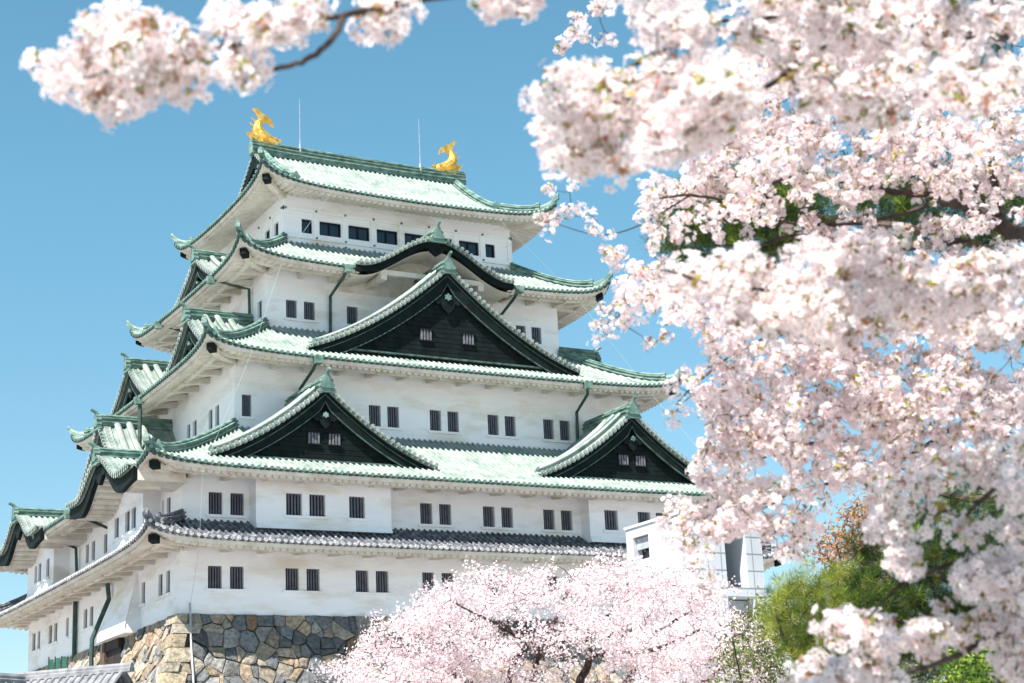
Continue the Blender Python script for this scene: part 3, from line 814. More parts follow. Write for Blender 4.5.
def stones(mp, n, hole=None, hmax=H, warm=.5, sx=.74, sy=.56):
    m = MB(); r = np.random.default_rng(11 if mp is FRONT else 5)
    pts = []
    rows = int(hmax/sy)
    for j in range(rows+2):
        w = sx*(1 if j else .8)
        for i in range(int((n+14)/w)):
            pts.append((-7+(i+.5*(j % 2))*w+r.uniform(-.42, .42)*w, (j-.0)*sy+.3+r.uniform(-.4, .4)*sy*(.3 if j == 0 else 1)))
    pts = np.array(pts); pts = pts[r.random(len(pts)) > .2]
    ex = pts[r.random(len(pts)) < .14]; pts = np.vstack([pts, ex+r.choice([-.34, .34], ex.shape)*np.array([1, .8])])
    wt = r.uniform(-.13, .13, len(pts))
    for k, q in enumerate(pts):
        ext = flare(q[1])
        if q[0] < -ext+.3 or q[0] > n+ext: continue
        if hole and hole[0] < q[0] < hole[1] and q[1] < hole[3]: continue
        dd = np.hypot(*(pts-q).T); nb = np.argsort(dd)[1:15]
        poly = [np.array(p) for p in ((q[0]-2, max(q[1]-2, 0)), (q[0]+2, max(q[1]-2, 0)), (q[0]+2, min(q[1]+2, H)), (q[0]-2, min(q[1]+2, H)))]
        for j in nb:
            v = pts[j]-q; ln = np.hypot(*v); poly = clip(poly, v/ln, ((pts[j]+q)@v+wt[k]-wt[j])/2/ln-.011)
            if len(poly) < 3: break
        if len(poly) < 3: continue
        poly = [p_+r.uniform(-.03, .03, 2) for p_ in poly]
        c = np.mean(poly, 0); bul = r.uniform(.04, .16); tl = r.uniform(-.22, .22, 2)
        A = []; N = len(poly)
        for f_, o_ in ((1.0, -.2), (1.0, -.0), (.93, bul*.7), (.6, bul)):
            for p_ in poly:
                w = c+(p_-c)*f_
                A.append(mp(w[0], -flare(w[1])-o_-((w-c)@tl if o_ > 0 else 0), H-w[1]))
        fs = []
        for g in range(3):
            for i in range(N): fs.append((g*N+i, g*N+(i+1) % N, (g+1)*N+(i+1) % N, (g+1)*N+i))
        fs.append(tuple(3*N+i for i in range(N)))
        t = TONES[r.choice(8, p=[.14, .14, .16, .14, .1, .1, .14, .08])] if r.random() > warm else TONES[r.choice([0, 1, 5, 6])]
        m.add(A, fs, 0, t*r.uniform(.75, 1.25))
    return m
mf = stones(FRONT, L1, warm=.12); mf.build('front_stonework', M_STONE, base)  # shaded face: fewer warm pale stones, shade put into the tones
mf = stones(LEFT, W, hole=(8.9, 12.6, 0, 5.0), warm=.7); mf.build('side_stonework', M_STONE, base)  # sunlit face: more warm pale stones, sunlight put into the tones
q = MB(); r = np.random.default_rng(3); h = 0; k = 0
while h < H-.3:
    hh = min(r.uniform(.5, .78), H-h); a, b = (1.3, .6) if k % 2 else (.65, 1.3)
    a *= r.uniform(.85, 1.15); b *= r.uniform(.85, 1.15)
    e0, e1 = flare(h+.02)+.2, flare(h+hh-.02)+.2
    z0, z1 = H-h-.02, H-h-hh+.02
    j = r.uniform(-.09, .09, 3)
    V = [(-e0, -e0, z0), (-e0+a, -e0+j[0], z0), (-e0+a, -e0+b, z0), (-e0+j[1], -e0+b, z0), (-e1, -e1, z1), (-e1+a, -e1+j[0], z1), (-e1+a, -e1+b, z1), (-e1+j[1], -e1+b, z1)]
    q.add(V, [(0, 1, 2, 3), (7, 6, 5, 4), (0, 4, 5, 1), (1, 5, 6, 2), (2, 6, 7, 3), (3, 7, 4, 0)], 0, np.array([(.33, .285, .215), (.29, .26, .21), (.35, .29, .20)][k % 3])*r.uniform(.8, 1.2))
    h += hh; k += 1
q.build('corner_stone', M_STONE, base)
d = MB()
d.box((9.0, -.42, 7.7), (12.5, .5, 12.44), LEFT, 0)
d.box((11.6, -.6, 7.7), (12.45, -.421, 12.43), LEFT, 1); d.box((9.05, -.55, 11.9), (11.59, -.422, 12.43), LEFT, 0)
d.build('door', [M_WOOD, M_PBARK], base)
place(base, (L/2, W/2, 0))

# ------------------------------------------------------------------ white elevator tower in front of the keep
tower = thing('elevator_tower', 'white panelled elevator tower standing against the keep behind the blossoms', 'tower')
near = P(679, 514, 72.0); tx, ty, tz = near
far_r = on(1, ty, 763, 560); tx1 = far_r[0]
far_l = on(0, tx, 625.5, 529); ty1 = far_l[1]
def tz_at(v, u=730): return on(1, ty, u, v)[2]
def TF(s, p, z): return (s, ty+p, z)
def TL(s, p, z): return (tx+p, s, z)
hA = (on(1, ty, 725, 550)[0], on(1, ty, 746, 550)[0], tz_at(587), tz_at(527))
hB = (on(1, ty, 728, 600)[0], on(1, ty, 754, 600)[0], tz_at(640), tz_at(598))
lw = (on(0, tx, 648.5, 540)[1], on(0, tx, 633, 540)[1], on(0, tx, 640, 560)[2], on(0, tx, 640, 536)[2])
m = MB()
wall_face(m, TF, 0, tx, tx1, 0, tz, [hA, hB])
wall_face(m, TL, 0, ty, ty1, 0, tz, [lw])
wall_face(m, lambda s, p, z: (s, ty1-p, z), 0, tx, tx1, 0, tz, [])
wall_face(m, lambda s, p, z: (tx1-p, s, z), 0, ty, ty1, 0, tz, [(ty+.6, ty1-.6, hA[2], hA[3])])
m.add([(tx, ty, tz), (tx1, ty, tz), (tx1, ty1, tz), (tx, ty1, tz)], [(0, 1, 2, 3)])
m.build('wall', M_PANEL, tower)
def tz_seam(mm, mp, s0, s1, zs, vs, holes):
    for z in zs: 
        mm.box((s0, -.012, z-.02), (s1, .01, z+.02), mp)
    for s in vs: mm.box((s-.02, -.015, 0), (s+.02, .012, tz-.05), mp)
m = MB()
for z in (tz_at(587.5)-.0, tz_at(596.5), tz_at(570), tz_at(553), tz_at(536)):
    if hA[2] < z < hA[3]:
        m.box((tx, -.012, z-.015), (hA[0], .01, z+.015), TF); m.box((hA[1], -.012, z-.015), (tx1, .01, z+.015), TF)
    else: m.box((tx, -.012, z-.02), (tx1, .01, z+.02), TF)
for s in (tx+1.3, hA[0]-.25, hA[1]+.3): m.box((s-.015, -.014, 0), (s+.015, .012, tz-.05), TF)
for s in np.arange(ty+.6, ty1, .75):
    if not lw[0] < s < lw[1]: m.box((s-.012, -.012, 0), (s+.012, .01, tz-.05), TL)
m.build('panel_seam', M_SEAM, tower)
m = MB(); m.box((tx-.06, ty-.06, tz+.003), (tx1+.06, ty1+.06, tz+.12)); m.build('coping', M_PANEL, tower)
def recess(hole, mp, dp, nm, mats):
    a, b, z0, z1 = hole; m = MB()
    for (p0, q0), (p1, q1) in (((a, z0), (a, z1)), ((b, z0), (b, z1)), ((a, z0), (b, z0)), ((a, z1), (b, z1))):
        m.add([mp(p0, 0, q0), mp(p1, 0, q1), mp(p1, dp, q1), mp(p0, dp, q0)], [(0, 1, 2, 3)], 0)
    m.box((a+.02, dp*.35, z1-.55), (b-.02, dp*.4, z1-.05), mp, 1)
    m.box((a+.05, dp*.7, z0), (a+.25, dp*.75, z1), mp, 1)
    m.box((a+.02, dp*.5, (z0+z1)/2-.04), (b-.02, dp*.53, (z0+z1)/2+.04), mp, 1)
    return m.build(nm, mats, tower)
recess(hA, TF, ty1-ty-.05, 'window', [M_PANEL, M_STEEL])
m = recess(hB, TF, 1.2, 'window', [M_PANEL, M_STEEL])
m = recess(lw, TL, .5, 'window', [M_PANEL, M_STEEL])
m = MB(); m.add([TL(lw[0], .45, lw[2]), TL(lw[1], .45, lw[2]), TL(lw[1], .45, lw[3]), TL(lw[0], .45, lw[3])], [(0, 1, 2, 3)])
m.add([TF(hB[0], 1.1, hB[2]), TF(hB[1], 1.1, hB[2]), TF(hB[1], 1.1, hB[3]), TF(hB[0], 1.1, hB[3])], [(0, 1, 2, 3)])
m.build('glass', M_GLASS, tower)
place(tower, ((tx+tx1)/2, (ty+ty1)/2, 0))

# ------------------------------------------------------------------ tiled walls
def tiled_wall(name, label, A, B, ztop, width, mat_wall, end_oni=False):
    """a plastered wall with a little grey tiled roof running from A to B (x, y)"""
    t = thing(name, label, 'wall')
    A = np.array(A, float); B = np.array(B, float); ln = np.hypot(*(B-A)); e = (B-A)/ln; nrm = np.array([e[1], -e[0]])
    def mp(s, p, z): 
        s = np.asarray(s); p = np.asarray(p)
        return (A[0]+e[0]*s+nrm[0]*p, A[1]+e[1]*s+nrm[1]*p, z)
    top = MB()
    TP, SL = .42, .85
    n = int(ln/TP)
    fr = np.array([a for a, h in ROWP]); hh = np.array([h for a, h in ROWP])*1.3
    for sg in (1, -1):
        s = ((np.arange(n)[:, None]+fr[None, :])*TP).ravel(); h = np.tile(hh, n)
        A_ = np.zeros((len(s), 6, 3)); A_[..., 0] = s[:, None]
        for j, (pp, zz) in enumerate(((width*.96, -.12-SL*width), (width, -.1-SL*width), (width, -SL*width), (width*.66, -SL*.64*width), (width*.33, -SL*.31*width), (.02, 0))):
            A_[:, j, 1] = sg*pp; A_[:, j, 2] = ztop-.35+zz+h*(1 if j > 1 else 0)
        top.grid(vmap(mp, A_))
    th = np.arange(8)*math.pi/4
    for i in range(n):
        sc = (i+.5)*TP
        for sg in (1, -1):
            top.prism([(sc+.14*math.cos(a), ztop-.35-SL*width+.02+.14*math.sin(a)) for a in th], sg*(width-.03), sg*(width+.06), mp)
    rf = top.build('roof', M_LITTILE, t)
    r = MB()
    r.sweep([mp(q, 0, ztop-.32) for q in np.linspace(-.05, ln+.05, 12)], (nrm[0], nrm[1], 0), [(-.2, -.12), (-.2, .06), (-.14, .1), (-.14, .2), (-.08, .3), (.08, .3), (.14, .2), (.14, .1), (.2, .06), (.2, -.12)])
    r.build('ridge', M_LITTILE, rf)
    w = MB(); w.box((.25, -width*.62, 0), (ln-.25, width*.62, ztop-1.3), mp)
    w.box((.1, -width*.9, ztop-1.3), (ln-.1, width*.9, ztop-.42-SL*width), mp)
    w.build('wall', mat_wall, t)
    place(t, (float((A+B)[0]/2), float((A+B)[1]/2), 0))
    return t
pa = P(131.5, 662, 80.0); pb = P(-60, 669.5, 84.0)
tiled_wall('tiled_wall', 'low plastered wall with grey tiled roof below the keep entrance', pb[:2], pa[:2], pa[2], 1.0, M_WALL)
pa = P(22, 674, 66.0); pb = P(-70, 676, 62.0)
tiled_wall('tiled_wall', 'nearer stub of grey tiled wall at the bottom left corner', pb[:2], pa[:2], pa[2], .9, M_WALL)
pa = P(905, 655, 34.0); pb = P(965, 655, 33.0)
tiled_wall('tiled_wall', 'grey tiled garden wall glimpsed under the lowest blossom branch', pa[:2], pb[:2], pa[2], .7, M_WALL)
gb = thing('barrier_panel', 'small green barrier panels standing behind the low tiled wall', 'barrier')
m = MB()
c = P(58, 655, 92.0)
for i in range(3):
    q_ = c+CR*(i-1)*.34
    m.box((q_[0]-.11, q_[1]-.04, c[2]-1.3), (q_[0]+.11, q_[1]+.04, c[2]-.22+.06*i))
m.build('panel', noise_mat('green_paint', (.05, .16, .12), (.08, .22, .17), 3, .5), gb)
m = MB()
for i in range(4):
    q_ = c+CR*(i-1.5)*.34; m.box((q_[0]-.03, q_[1]-.1, 0), (q_[0]+.03, q_[1]-.05, c[2]-.08))
m.build('post', M_PIPE, gb)
place(gb, (float(c[0]), float(c[1]), 0))

# ------------------------------------------------------------------ trees: twigs, flowers, needles
def unit(v): return v/(np.linalg.norm(v, axis=-1, keepdims=True)+1e-9)
def frames(N, r):
    """random orthonormal frames whose third axis is the given normal"""
    N = unit(N); a = r.normal(size=N.shape); X = unit(a-N*(a*N).sum(1, keepdims=True)); Y = np.cross(N, X)
    return X, Y, N
def petal_template(level, base=(.95, .78, .77)):
    V = []; C_ = []; Q = []
    tip = np.array([1., 1., 1.]); mid = np.array([1, .98, .978]); base = np.array(base)
    for k in range(5):
        a = k*2*math.pi/5
        def rot(x, y, z): return (x*math.cos(a)-y*math.sin(a), x*math.sin(a)+y*math.cos(a), z)
        b = len(V)
        if level == 2:
            pts = [(.10, 0, 0, base), (.48, -.27, .14, mid), (.55, 0, .05, mid), (.48, .27, .14, mid), (.88, -.2, .18, tip), (.82, 0, .1, tip), (.88, .2, .18, tip)]
            for x, y, z, c in pts: V.append(rot(x, y, z)); C_.append(c)
            Q += [(b, b+1, b+2, b+2), (b, b+2, b+3, b+3), (b+1, b+4, b+5, b+2), (b+2, b+5, b+6, b+3)]
        else:
            pts = [(.08, 0, 0, base), (.58, -.33, .16, mid), (.92, 0, .2, tip), (.58, .33, .16, mid)]
            for x, y, z, c in pts: V.append(rot(x, y, z)); C_.append(c)
            Q += [(b, b+1, b+2, b+3)]
    if level == 2:                               # stamens and calyx in the middle
        b = len(V)
        for x, y in ((.16, .0), (0, .16), (-.16, 0), (0, -.16)): V.append((x, y, .16)); C_.append(np.array([.75, .32, .30]))
        Q.append((b, b+1, b+2, b+3))
        b = len(V)
        for x, y in ((.10, .0), (0, .10), (-.10, 0), (0, -.10)): V.append((x, y, -.06)); C_.append(np.array([.42, .12, .10]))
        Q.append((b, b+1, b+2, b+3))
    return np.array(V), np.array(C_), np.array(Q)
def scatter(T, pos, nrm, size, tint, r):
    V, C_, Q = T
    X, Y, N = frames(nrm, r); size = np.broadcast_to(np.asarray(size, float), (len(pos),))
    W_ = pos[:, None, :]+size[:, None, None]*(V[None, :, 0, None]*X[:, None, :]+V[None, :, 1, None]*Y[:, None, :]+V[None, :, 2, None]*N[:, None, :])
    CC = C_[None, :, :]*tint[:, None, :]
    QQ = Q[None]+(np.arange(len(pos))*len(V))[:, None, None]
    return W_.reshape(-1, 3), CC.reshape(-1, 3), QQ.reshape(-1, Q.shape[1])
def dedupe_mesh(name, parts, mat_, parent):
    Vs, Cs, Qs = [], [], []; b = 0
    for v, c, q in parts:
        Vs.append(v); Cs.append(c); Qs.append(q+b); b += len(v)
    V = np.vstack(Vs); C_ = np.vstack(Cs); Q = np.vstack(Qs)
    me = bpy.data.meshes.new(name)
    tri = Q[:, 2] == Q[:, 3]
    q4 = Q[~tri]; q3 = Q[tri][:, :3]
    me.vertices.add(len(V)); me.vertices.foreach_set('co', V.astype(np.float32).ravel())
    loops = np.concatenate([q4.ravel(), q3.ravel()]).astype(np.int32)
    me.loops.add(len(loops)); me.loops.foreach_set('vertex_index', loops)
    st = np.concatenate([np.arange(len(q4))*4, len(q4)*4+np.arange(len(q3))*3]).astype(np.int32)
    me.polygons.add(len(st)); me.polygons.foreach_set('loop_start', st)
    me.update(calc_edges=True)
    ca = me.color_attributes.new('Col', 'FLOAT_COLOR', 'POINT')
    ca.data.foreach_set('color', np.hstack([C_, np.ones((len(C_), 1))]).astype(np.float32).ravel())
    me.materials.append(mat_)
    return link(name, me, parent)
def smooth_path(pts, rad, n=6):
    pts = np.array(pts, float); t = np.arange(len(pts)); tt = np.linspace(0, len(pts)-1, (len(pts)-1)*n+1)
    # Catmull-Rom
    out = []
    for x in tt:
        i = min(int(x), len(pts)-2); f = x-i
        p0, p1, p2, p3 = pts[max(i-1, 0)], pts[i], pts[i+1], pts[min(i+2, len(pts)-1)]
        out.append(.5*((2*p1)+(-p0+p2)*f+(2*p0-5*p1+4*p2-p3)*f*f+(-p0+3*p1-3*p2+p3)*f**3))
    return np.array(out), np.interp(tt, t, rad)
class Tree:
    def __init__(s, name, label, cat, seed, group=None):
        s.t = thing(name, label, cat, group=group); s.r = np.random.default_rng(seed); s.wood = MB(); s.nodes = []
    def limb(s, pts, rad, k=7, n=6):
        p, r_ = smooth_path(pts, rad, n)
        p[1:-1] += s.r.normal(size=p[1:-1].shape)*r_[1:-1, None]*.25
        s.wood.tube(p, r_, k); s.nodes.append(p); return p
    def grow(s, targets, r_tip, r_max=.02, maxlen=1e9, sag=.08, k=3):
        """attach every target to the nearest wood that is already there, as a bent twig"""
        targets = np.array(targets); N = np.vstack(s.nodes)
        near_ = np.full(len(targets), 1e9)
        for i in range(0, len(N), 400):
            near_ = np.minimum(near_, np.linalg.norm(targets[:, None]-N[None, i:i+400], axis=2).min(1))
        order = np.argsort(near_)
        cap = len(N)+len(targets)*3+10
        node = np.zeros((cap, 3)); node[:len(N)] = N; cost = np.zeros(cap); c = len(N)
        for i in order:
            t = targets[i]; d = np.linalg.norm(node[:c]-t, axis=1); j = int(np.argmin(d+.25*cost[:c]))
            if d[j] > maxlen or d[j] < 1e-4: continue
            a = node[j]; mid1 = a+(t-a)*.35+s.r.normal(size=3)*d[j]*.08+np.array([0, 0, d[j]*sag]); mid2 = a+(t-a)*.7+s.r.normal(size=3)*d[j]*.06+np.array([0, 0, d[j]*sag*.7])
            r0 = min(r_max, r_tip*(1.3+d[j]*2.2))
            s.wood.tube([a, mid1, mid2, t], [r0, r0*.85, r_tip*1.1, r_tip*.8], k, caps=False)
            node[c:c+3] = (mid1, mid2, t); cost[c:c+3] = cost[j]+d[j]*np.array([.35, .7, 1]); c += 3
    def done(s, base_, bark=M_BARK):
        s.wood.build('trunk', bark, s.t); place(s.t, (float(base_[0]), float(base_[1]), 0))

def in_poly(poly, n, r):
    poly = np.array(poly, float); lo, hi = poly.min(0), poly.max(0); out = []
    x, y = poly[:, 0], poly[:, 1]; x2, y2 = np.roll(x, -1), np.roll(y, -1)
    while len(out) < n:
        q = lo+(hi-lo)*r.random((n*2+20, 2))
        c = ((y[None] > q[:, 1:2]) != (y2[None] > q[:, 1:2])) & (q[:, 0:1] < (x2-x)[None]*(q[:, 1:2]-y[None])/(y2-y+1e-9)[None]+x[None])
        out += list(q[c.sum(1) % 2 == 1])
    return np.array(out[:n])
def vol(poly, D0, D1, n, r, holes=(), clump=None):
    q = in_poly(poly, n, r); D = r.uniform(D0, D1, n)
    keep_ = np.ones(n, bool)
    for (cx, cy, rx, ry, pr) in holes:
        inside = ((q[:, 0]-cx)/rx)**2+((q[:, 1]-cy)/ry)**2 < 1
        keep_ &= ~(inside & (r.random(n) < pr))
    q, D = q[keep_], D[keep_]
    return np.array([P(a, b, d) for (a, b), d in zip(q, D)])
def inside(poly, uv):
    poly = np.array(poly, float); x, y = poly[:, 0], poly[:, 1]; x2, y2 = np.roll(x, -1), np.roll(y, -1)
    c = ((y[None] > uv[:, 1:2]) != (y2[None] > uv[:, 1:2])) & (uv[:, 0:1] < (x2-x)[None]*(uv[:, 1:2]-y[None])/(y2-y+1e-9)[None]+x[None])
    return c.sum(1) % 2 == 1
def shrink(poly, px):
    p = np.array(poly, float); c = p.mean(0); d = np.linalg.norm(p-c, axis=1, keepdims=True)
    return c+(p-c)*np.clip(1-px/d, .25, 1)
def sprays(poly, D0, D1, n, r, holes=(), per=8, length=.35, droop=.25, jit=.03, slope=.25):
    """flower balls strung along short drooping twigs whose middles fill the outline"""
    m = max(1, n//per); c = vol(poly, D0, D1, m, r, holes); m = len(c)
    d = np.outer(r.choice([-1, 1], m), CR)+r.normal(size=(m, 3))*.45+np.outer(r.normal(size=m)*slope-.05, CU); d = unit(d)
    t = (np.arange(per)+.5)/per-.5
    ln = length*r.uniform(.6, 1.25, m)
    q = c[:, None]+d[:, None]*(t[None, :, None]*ln[:, None, None]); q[..., 2] -= droop*ln[:, None]*(t[None]+.5)**2
    q = q.reshape(-1, 3)+r.normal(size=(m*per, 3))*jit
    rel = q-CAM; dep = rel@CD; uv = np.stack([512+F*(rel@CR)/dep, 341.5-F*(rel@CU)/dep], 1)
    return q[inside(poly, uv)]
def cluster(pos, rad, nf, r, up=.15):
    """flowers on small balls round every position: centres and normals"""
    n = len(pos); nn = r.poisson(nf, n).clip(2)
    idx = np.repeat(np.arange(n), nn); dirs = unit(r.normal(size=(len(idx), 3))+np.array([0, 0, up]))
    rr = np.broadcast_to(rad, (n,))[idx]*r.uniform(.55, 1.05, len(idx))
    return pos[idx]+dirs*rr[:, None], unit(dirs+.45*r.normal(size=dirs.shape)), idx
def tints(n, r, base_=(.92, .86, .865), var=.06, pink=.08):
    b = np.array(base_)[None]*(1+r.normal(size=(n, 1))*var*.5)
    k = r.random(n)**3*pink
    b = b*np.stack([1-.1*k, 1-1.5*k, 1-1.3*k], 1)
    return np.clip(b, .03, .97)
LEAFT = (np.array([(0, 0, 0), (.5, -.2, .06), (1, 0, 0), (.5, .2, .06)]), np.ones((4, 3)), np.array([(0, 1, 2, 3)]))
def needle_template(n, r):
    V = []; Q = []
    for k in range(n):
        d = r.normal(size=3)+np.array([0, 0, .9]); d /= np.linalg.norm(d)
        s_ = np.cross(d, r.normal(size=3)); s_ /= np.linalg.norm(s_); b = len(V)
        V += [tuple(-s_*.010), tuple(d*.6-s_*.015), tuple(d), tuple(d*.6+s_*.015)]; Q.append((b, b+1, b+2, b+3))
    return np.array(V), np.ones((len(V), 3)), np.array(Q)
T2_, T1_, TF_ = petal_template(2), petal_template(1, (.96, .78, .79)), petal_template(1, (.97, .87, .87))

# ---- the near cherry tree: soft blossoms across the top, right and lower right
def near_cherry():
    T = Tree('cherry_tree', 'nearest cherry tree, its out of focus branches framing the top and right edges', 'cherry tree', 21)
    r = T.r
    root = P(1500, 1000, 5.6); root[2] = 0
    fork = P(1330, 420, 5.5); crown = P(1240, -120, 5.2)
    T.limb([root, root*.45+fork*.55+np.array([.05, 0, -.1]), fork, P(1290, 150, 5.4), crown], [.17, .14, .12, .09, .07], 10)
    limbs = [
        ([crown, P(980, -170, 4.9), P(740, -95, 4.6), P(560, -22, 4.4), P(440, -4, 4.3), P(350, 13, 4.25), P(290, 30, 4.2), P(210, 50, 4.2), P(150, 62, 4.15), P(85, 78, 4.1)], [.06, .04, .028, .016, .011, .008, .006, .005, .004, .003]),
        ([P(346, 14, 4.25), P(332, 40, 4.2), P(306, 60, 4.2), P(275, 69, 4.2), P(235, 82, 4.2)], [.009, .008, .0075, .006, .003]),
        ([P(1290, 150, 5.4), P(1090, -30, 5.2), P(880, 0, 5.1), P(812, 55, 5.1), P(745, 102, 5.0), P(681, 148, 4.95), P(620, 175, 4.9)], [.06, .022, .010, .009, .008, .006, .003]),
        ([P(880, 0, 5.1), P(760, 20, 5.0), P(660, 52, 4.9), P(585, 95, 4.8), P(545, 115, 4.7)], [.009, .007, .006, .005, .003]),
        ([crown, P(1040, 20, 5.3), P(930, 40, 5.2), P(860, 95, 5.2)], [.05, .02, .014, .006]),
        ([fork, P(1130, 300, 5.9), P(1000, 285, 5.9), P(900, 282, 5.8), P(800, 290, 5.8), P(720, 285, 5.7), P(665, 270, 5.6)], [.07, .03, .018, .013, .01, .007, .004]),
        ([fork, P(1180, 500, 5.8), P(1060, 590, 5.8), P(968, 650, 5.7), P(912, 672, 5.6), P(840, 690, 5.6)], [.06, .03, .016, .011, .008, .005]),
        ([P(1060, 590, 5.8), P(980, 560, 5.8), P(910, 580, 5.7), P(870, 615, 5.7)], [.014, .010, .007, .004]),
        ([fork, P(1120, 430, 5.9), P(1020, 470, 5.9), P(960, 520, 5.8)], [.05, .02, .012, .006]),
    ]
    for p, q in limbs: T.limb(p, q, 6)
    tg = []
    def add(poly, D0, D1, n, holes=()): tg.append(sprays(shrink(poly, 6), D0, D1, int(n*1.5), r, holes, per=6, length=.26, jit=.022))
    add([(27, 78), (55, 50), (92, 14), (130, 0), (166, 8), (172, 40), (176, 90), (150, 102), (112, 120), (72, 112), (36, 94)], 4.0, 4.3, 62)
    add([(165, 45), (190, 28), (214, 60), (212, 92), (185, 96), (165, 80)], 4.05, 4.25, 16)
    add([(200, 0), (330, -10), (328, 26), (290, 38), (240, 40), (205, 30)], 4.1, 4.35, 24)
    add([(215, 52), (260, 42), (272, 62), (262, 84), (235, 86), (218, 72)], 4.1, 4.3, 14)
    add([(340, -5), (412, -5), (410, 32), (385, 44), (350, 30)], 4.2, 4.4, 15)
    add([(440, -20), (545, -20), (540, 6), (490, 14), (450, 8)], 4.3, 4.5, 14)
    add([(524, 85), (556, 58), (592, 60), (640, 50), (720, 60), (780, 80), (770, 120), (700, 150), (650, 165), (590, 188), (556, 168), (532, 130)], 4.3, 5.0, 175)
    add([(600, -10), (700, -20), (720, 40), (660, 42), (628, 20)], 4.4, 4.9, 34)
    add([(690, -20), (1040, -20), (1040, 80), (960, 120), (880, 130), (800, 110), (740, 50)], 4.6, 5.4, 175, [(905, 45, 70, 40, .35)])
    add([(650, 272), (700, 255), (790, 240), (880, 225), (960, 262), (1040, 250), (1040, 345), (930, 335), (850, 345), (760, 340), (700, 310), (670, 300)], 5.4, 6.1, 210, [(800, 270, 25, 12, .5)])
    add([(880, 470), (940, 455), (1040, 430), (1040, 560), (980, 560), (930, 530), (890, 560), (870, 530)], 5.5, 6.2, 46, [(940, 500, 16, 18, .9), (990, 510, 20, 14, .8)])
    add([(885, 540), (915, 535), (920, 575), (895, 582)], 5.6, 6.0, 16)
    add([(812, 615), (845, 608), (875, 618), (910, 630), (905, 648), (870, 655), (826, 640)], 5.4, 5.8, 46)
    add([(905, 618), (940, 612), (948, 640), (915, 655)], 5.4, 5.8, 16)
    add([(790, 662), (850, 655), (900, 668), (912, 700), (780, 700)], 5.3, 5.7, 40)
    add([(960, 560), (1040, 540), (1040, 640), (990, 640), (950, 610)], 5.5, 6.0, 44)
    add([(955, 640), (1040, 610), (1040, 700), (985, 665)], 5.5, 5.9, 34)
    add([(890, 630), (960, 600), (985, 640), (930, 665)], 5.5, 5.9, 24)
    add([(1000, 470), (1040, 470), (1040, 660), (1005, 640)], 5.4, 6, 40)
    tg = np.vstack(tg)
    T.grow(tg, .0022, .008, sag=.03)
    pos, nrm, idx = cluster(tg, .052, 17, r)
    tn = tints(len(pos), r, (.91, .882, .868), .06, .06)
    dedupe_mesh('blossom', [scatter(T2_, pos, nrm, r.uniform(.017, .022, len(pos)), tn, r)], M_PETAL, T.t)
    # young bronze and green leaves, red buds
    k = r.choice(len(tg), int(len(tg)*.85)); lp = np.repeat(tg[k], 7, 0); ln_ = unit(r.normal(size=lp.shape)+np.array([0, 0, .3]))
    lt = np.array([(.36, .17, .08), (.36, .28, .07), (.22, .27, .06), (.50, .22, .20)])[r.choice(4, len(lp), p=[.32, .3, .26, .12])]*r.uniform(.8, 1.2, (len(lp), 1))
    dedupe_mesh('leaf', [scatter(LEAFT, lp+ln_*.025, ln_, r.uniform(.025, .045, len(lp)), lt, r)], M_LEAF, T.t)
    T.done(root)
near_cherry()

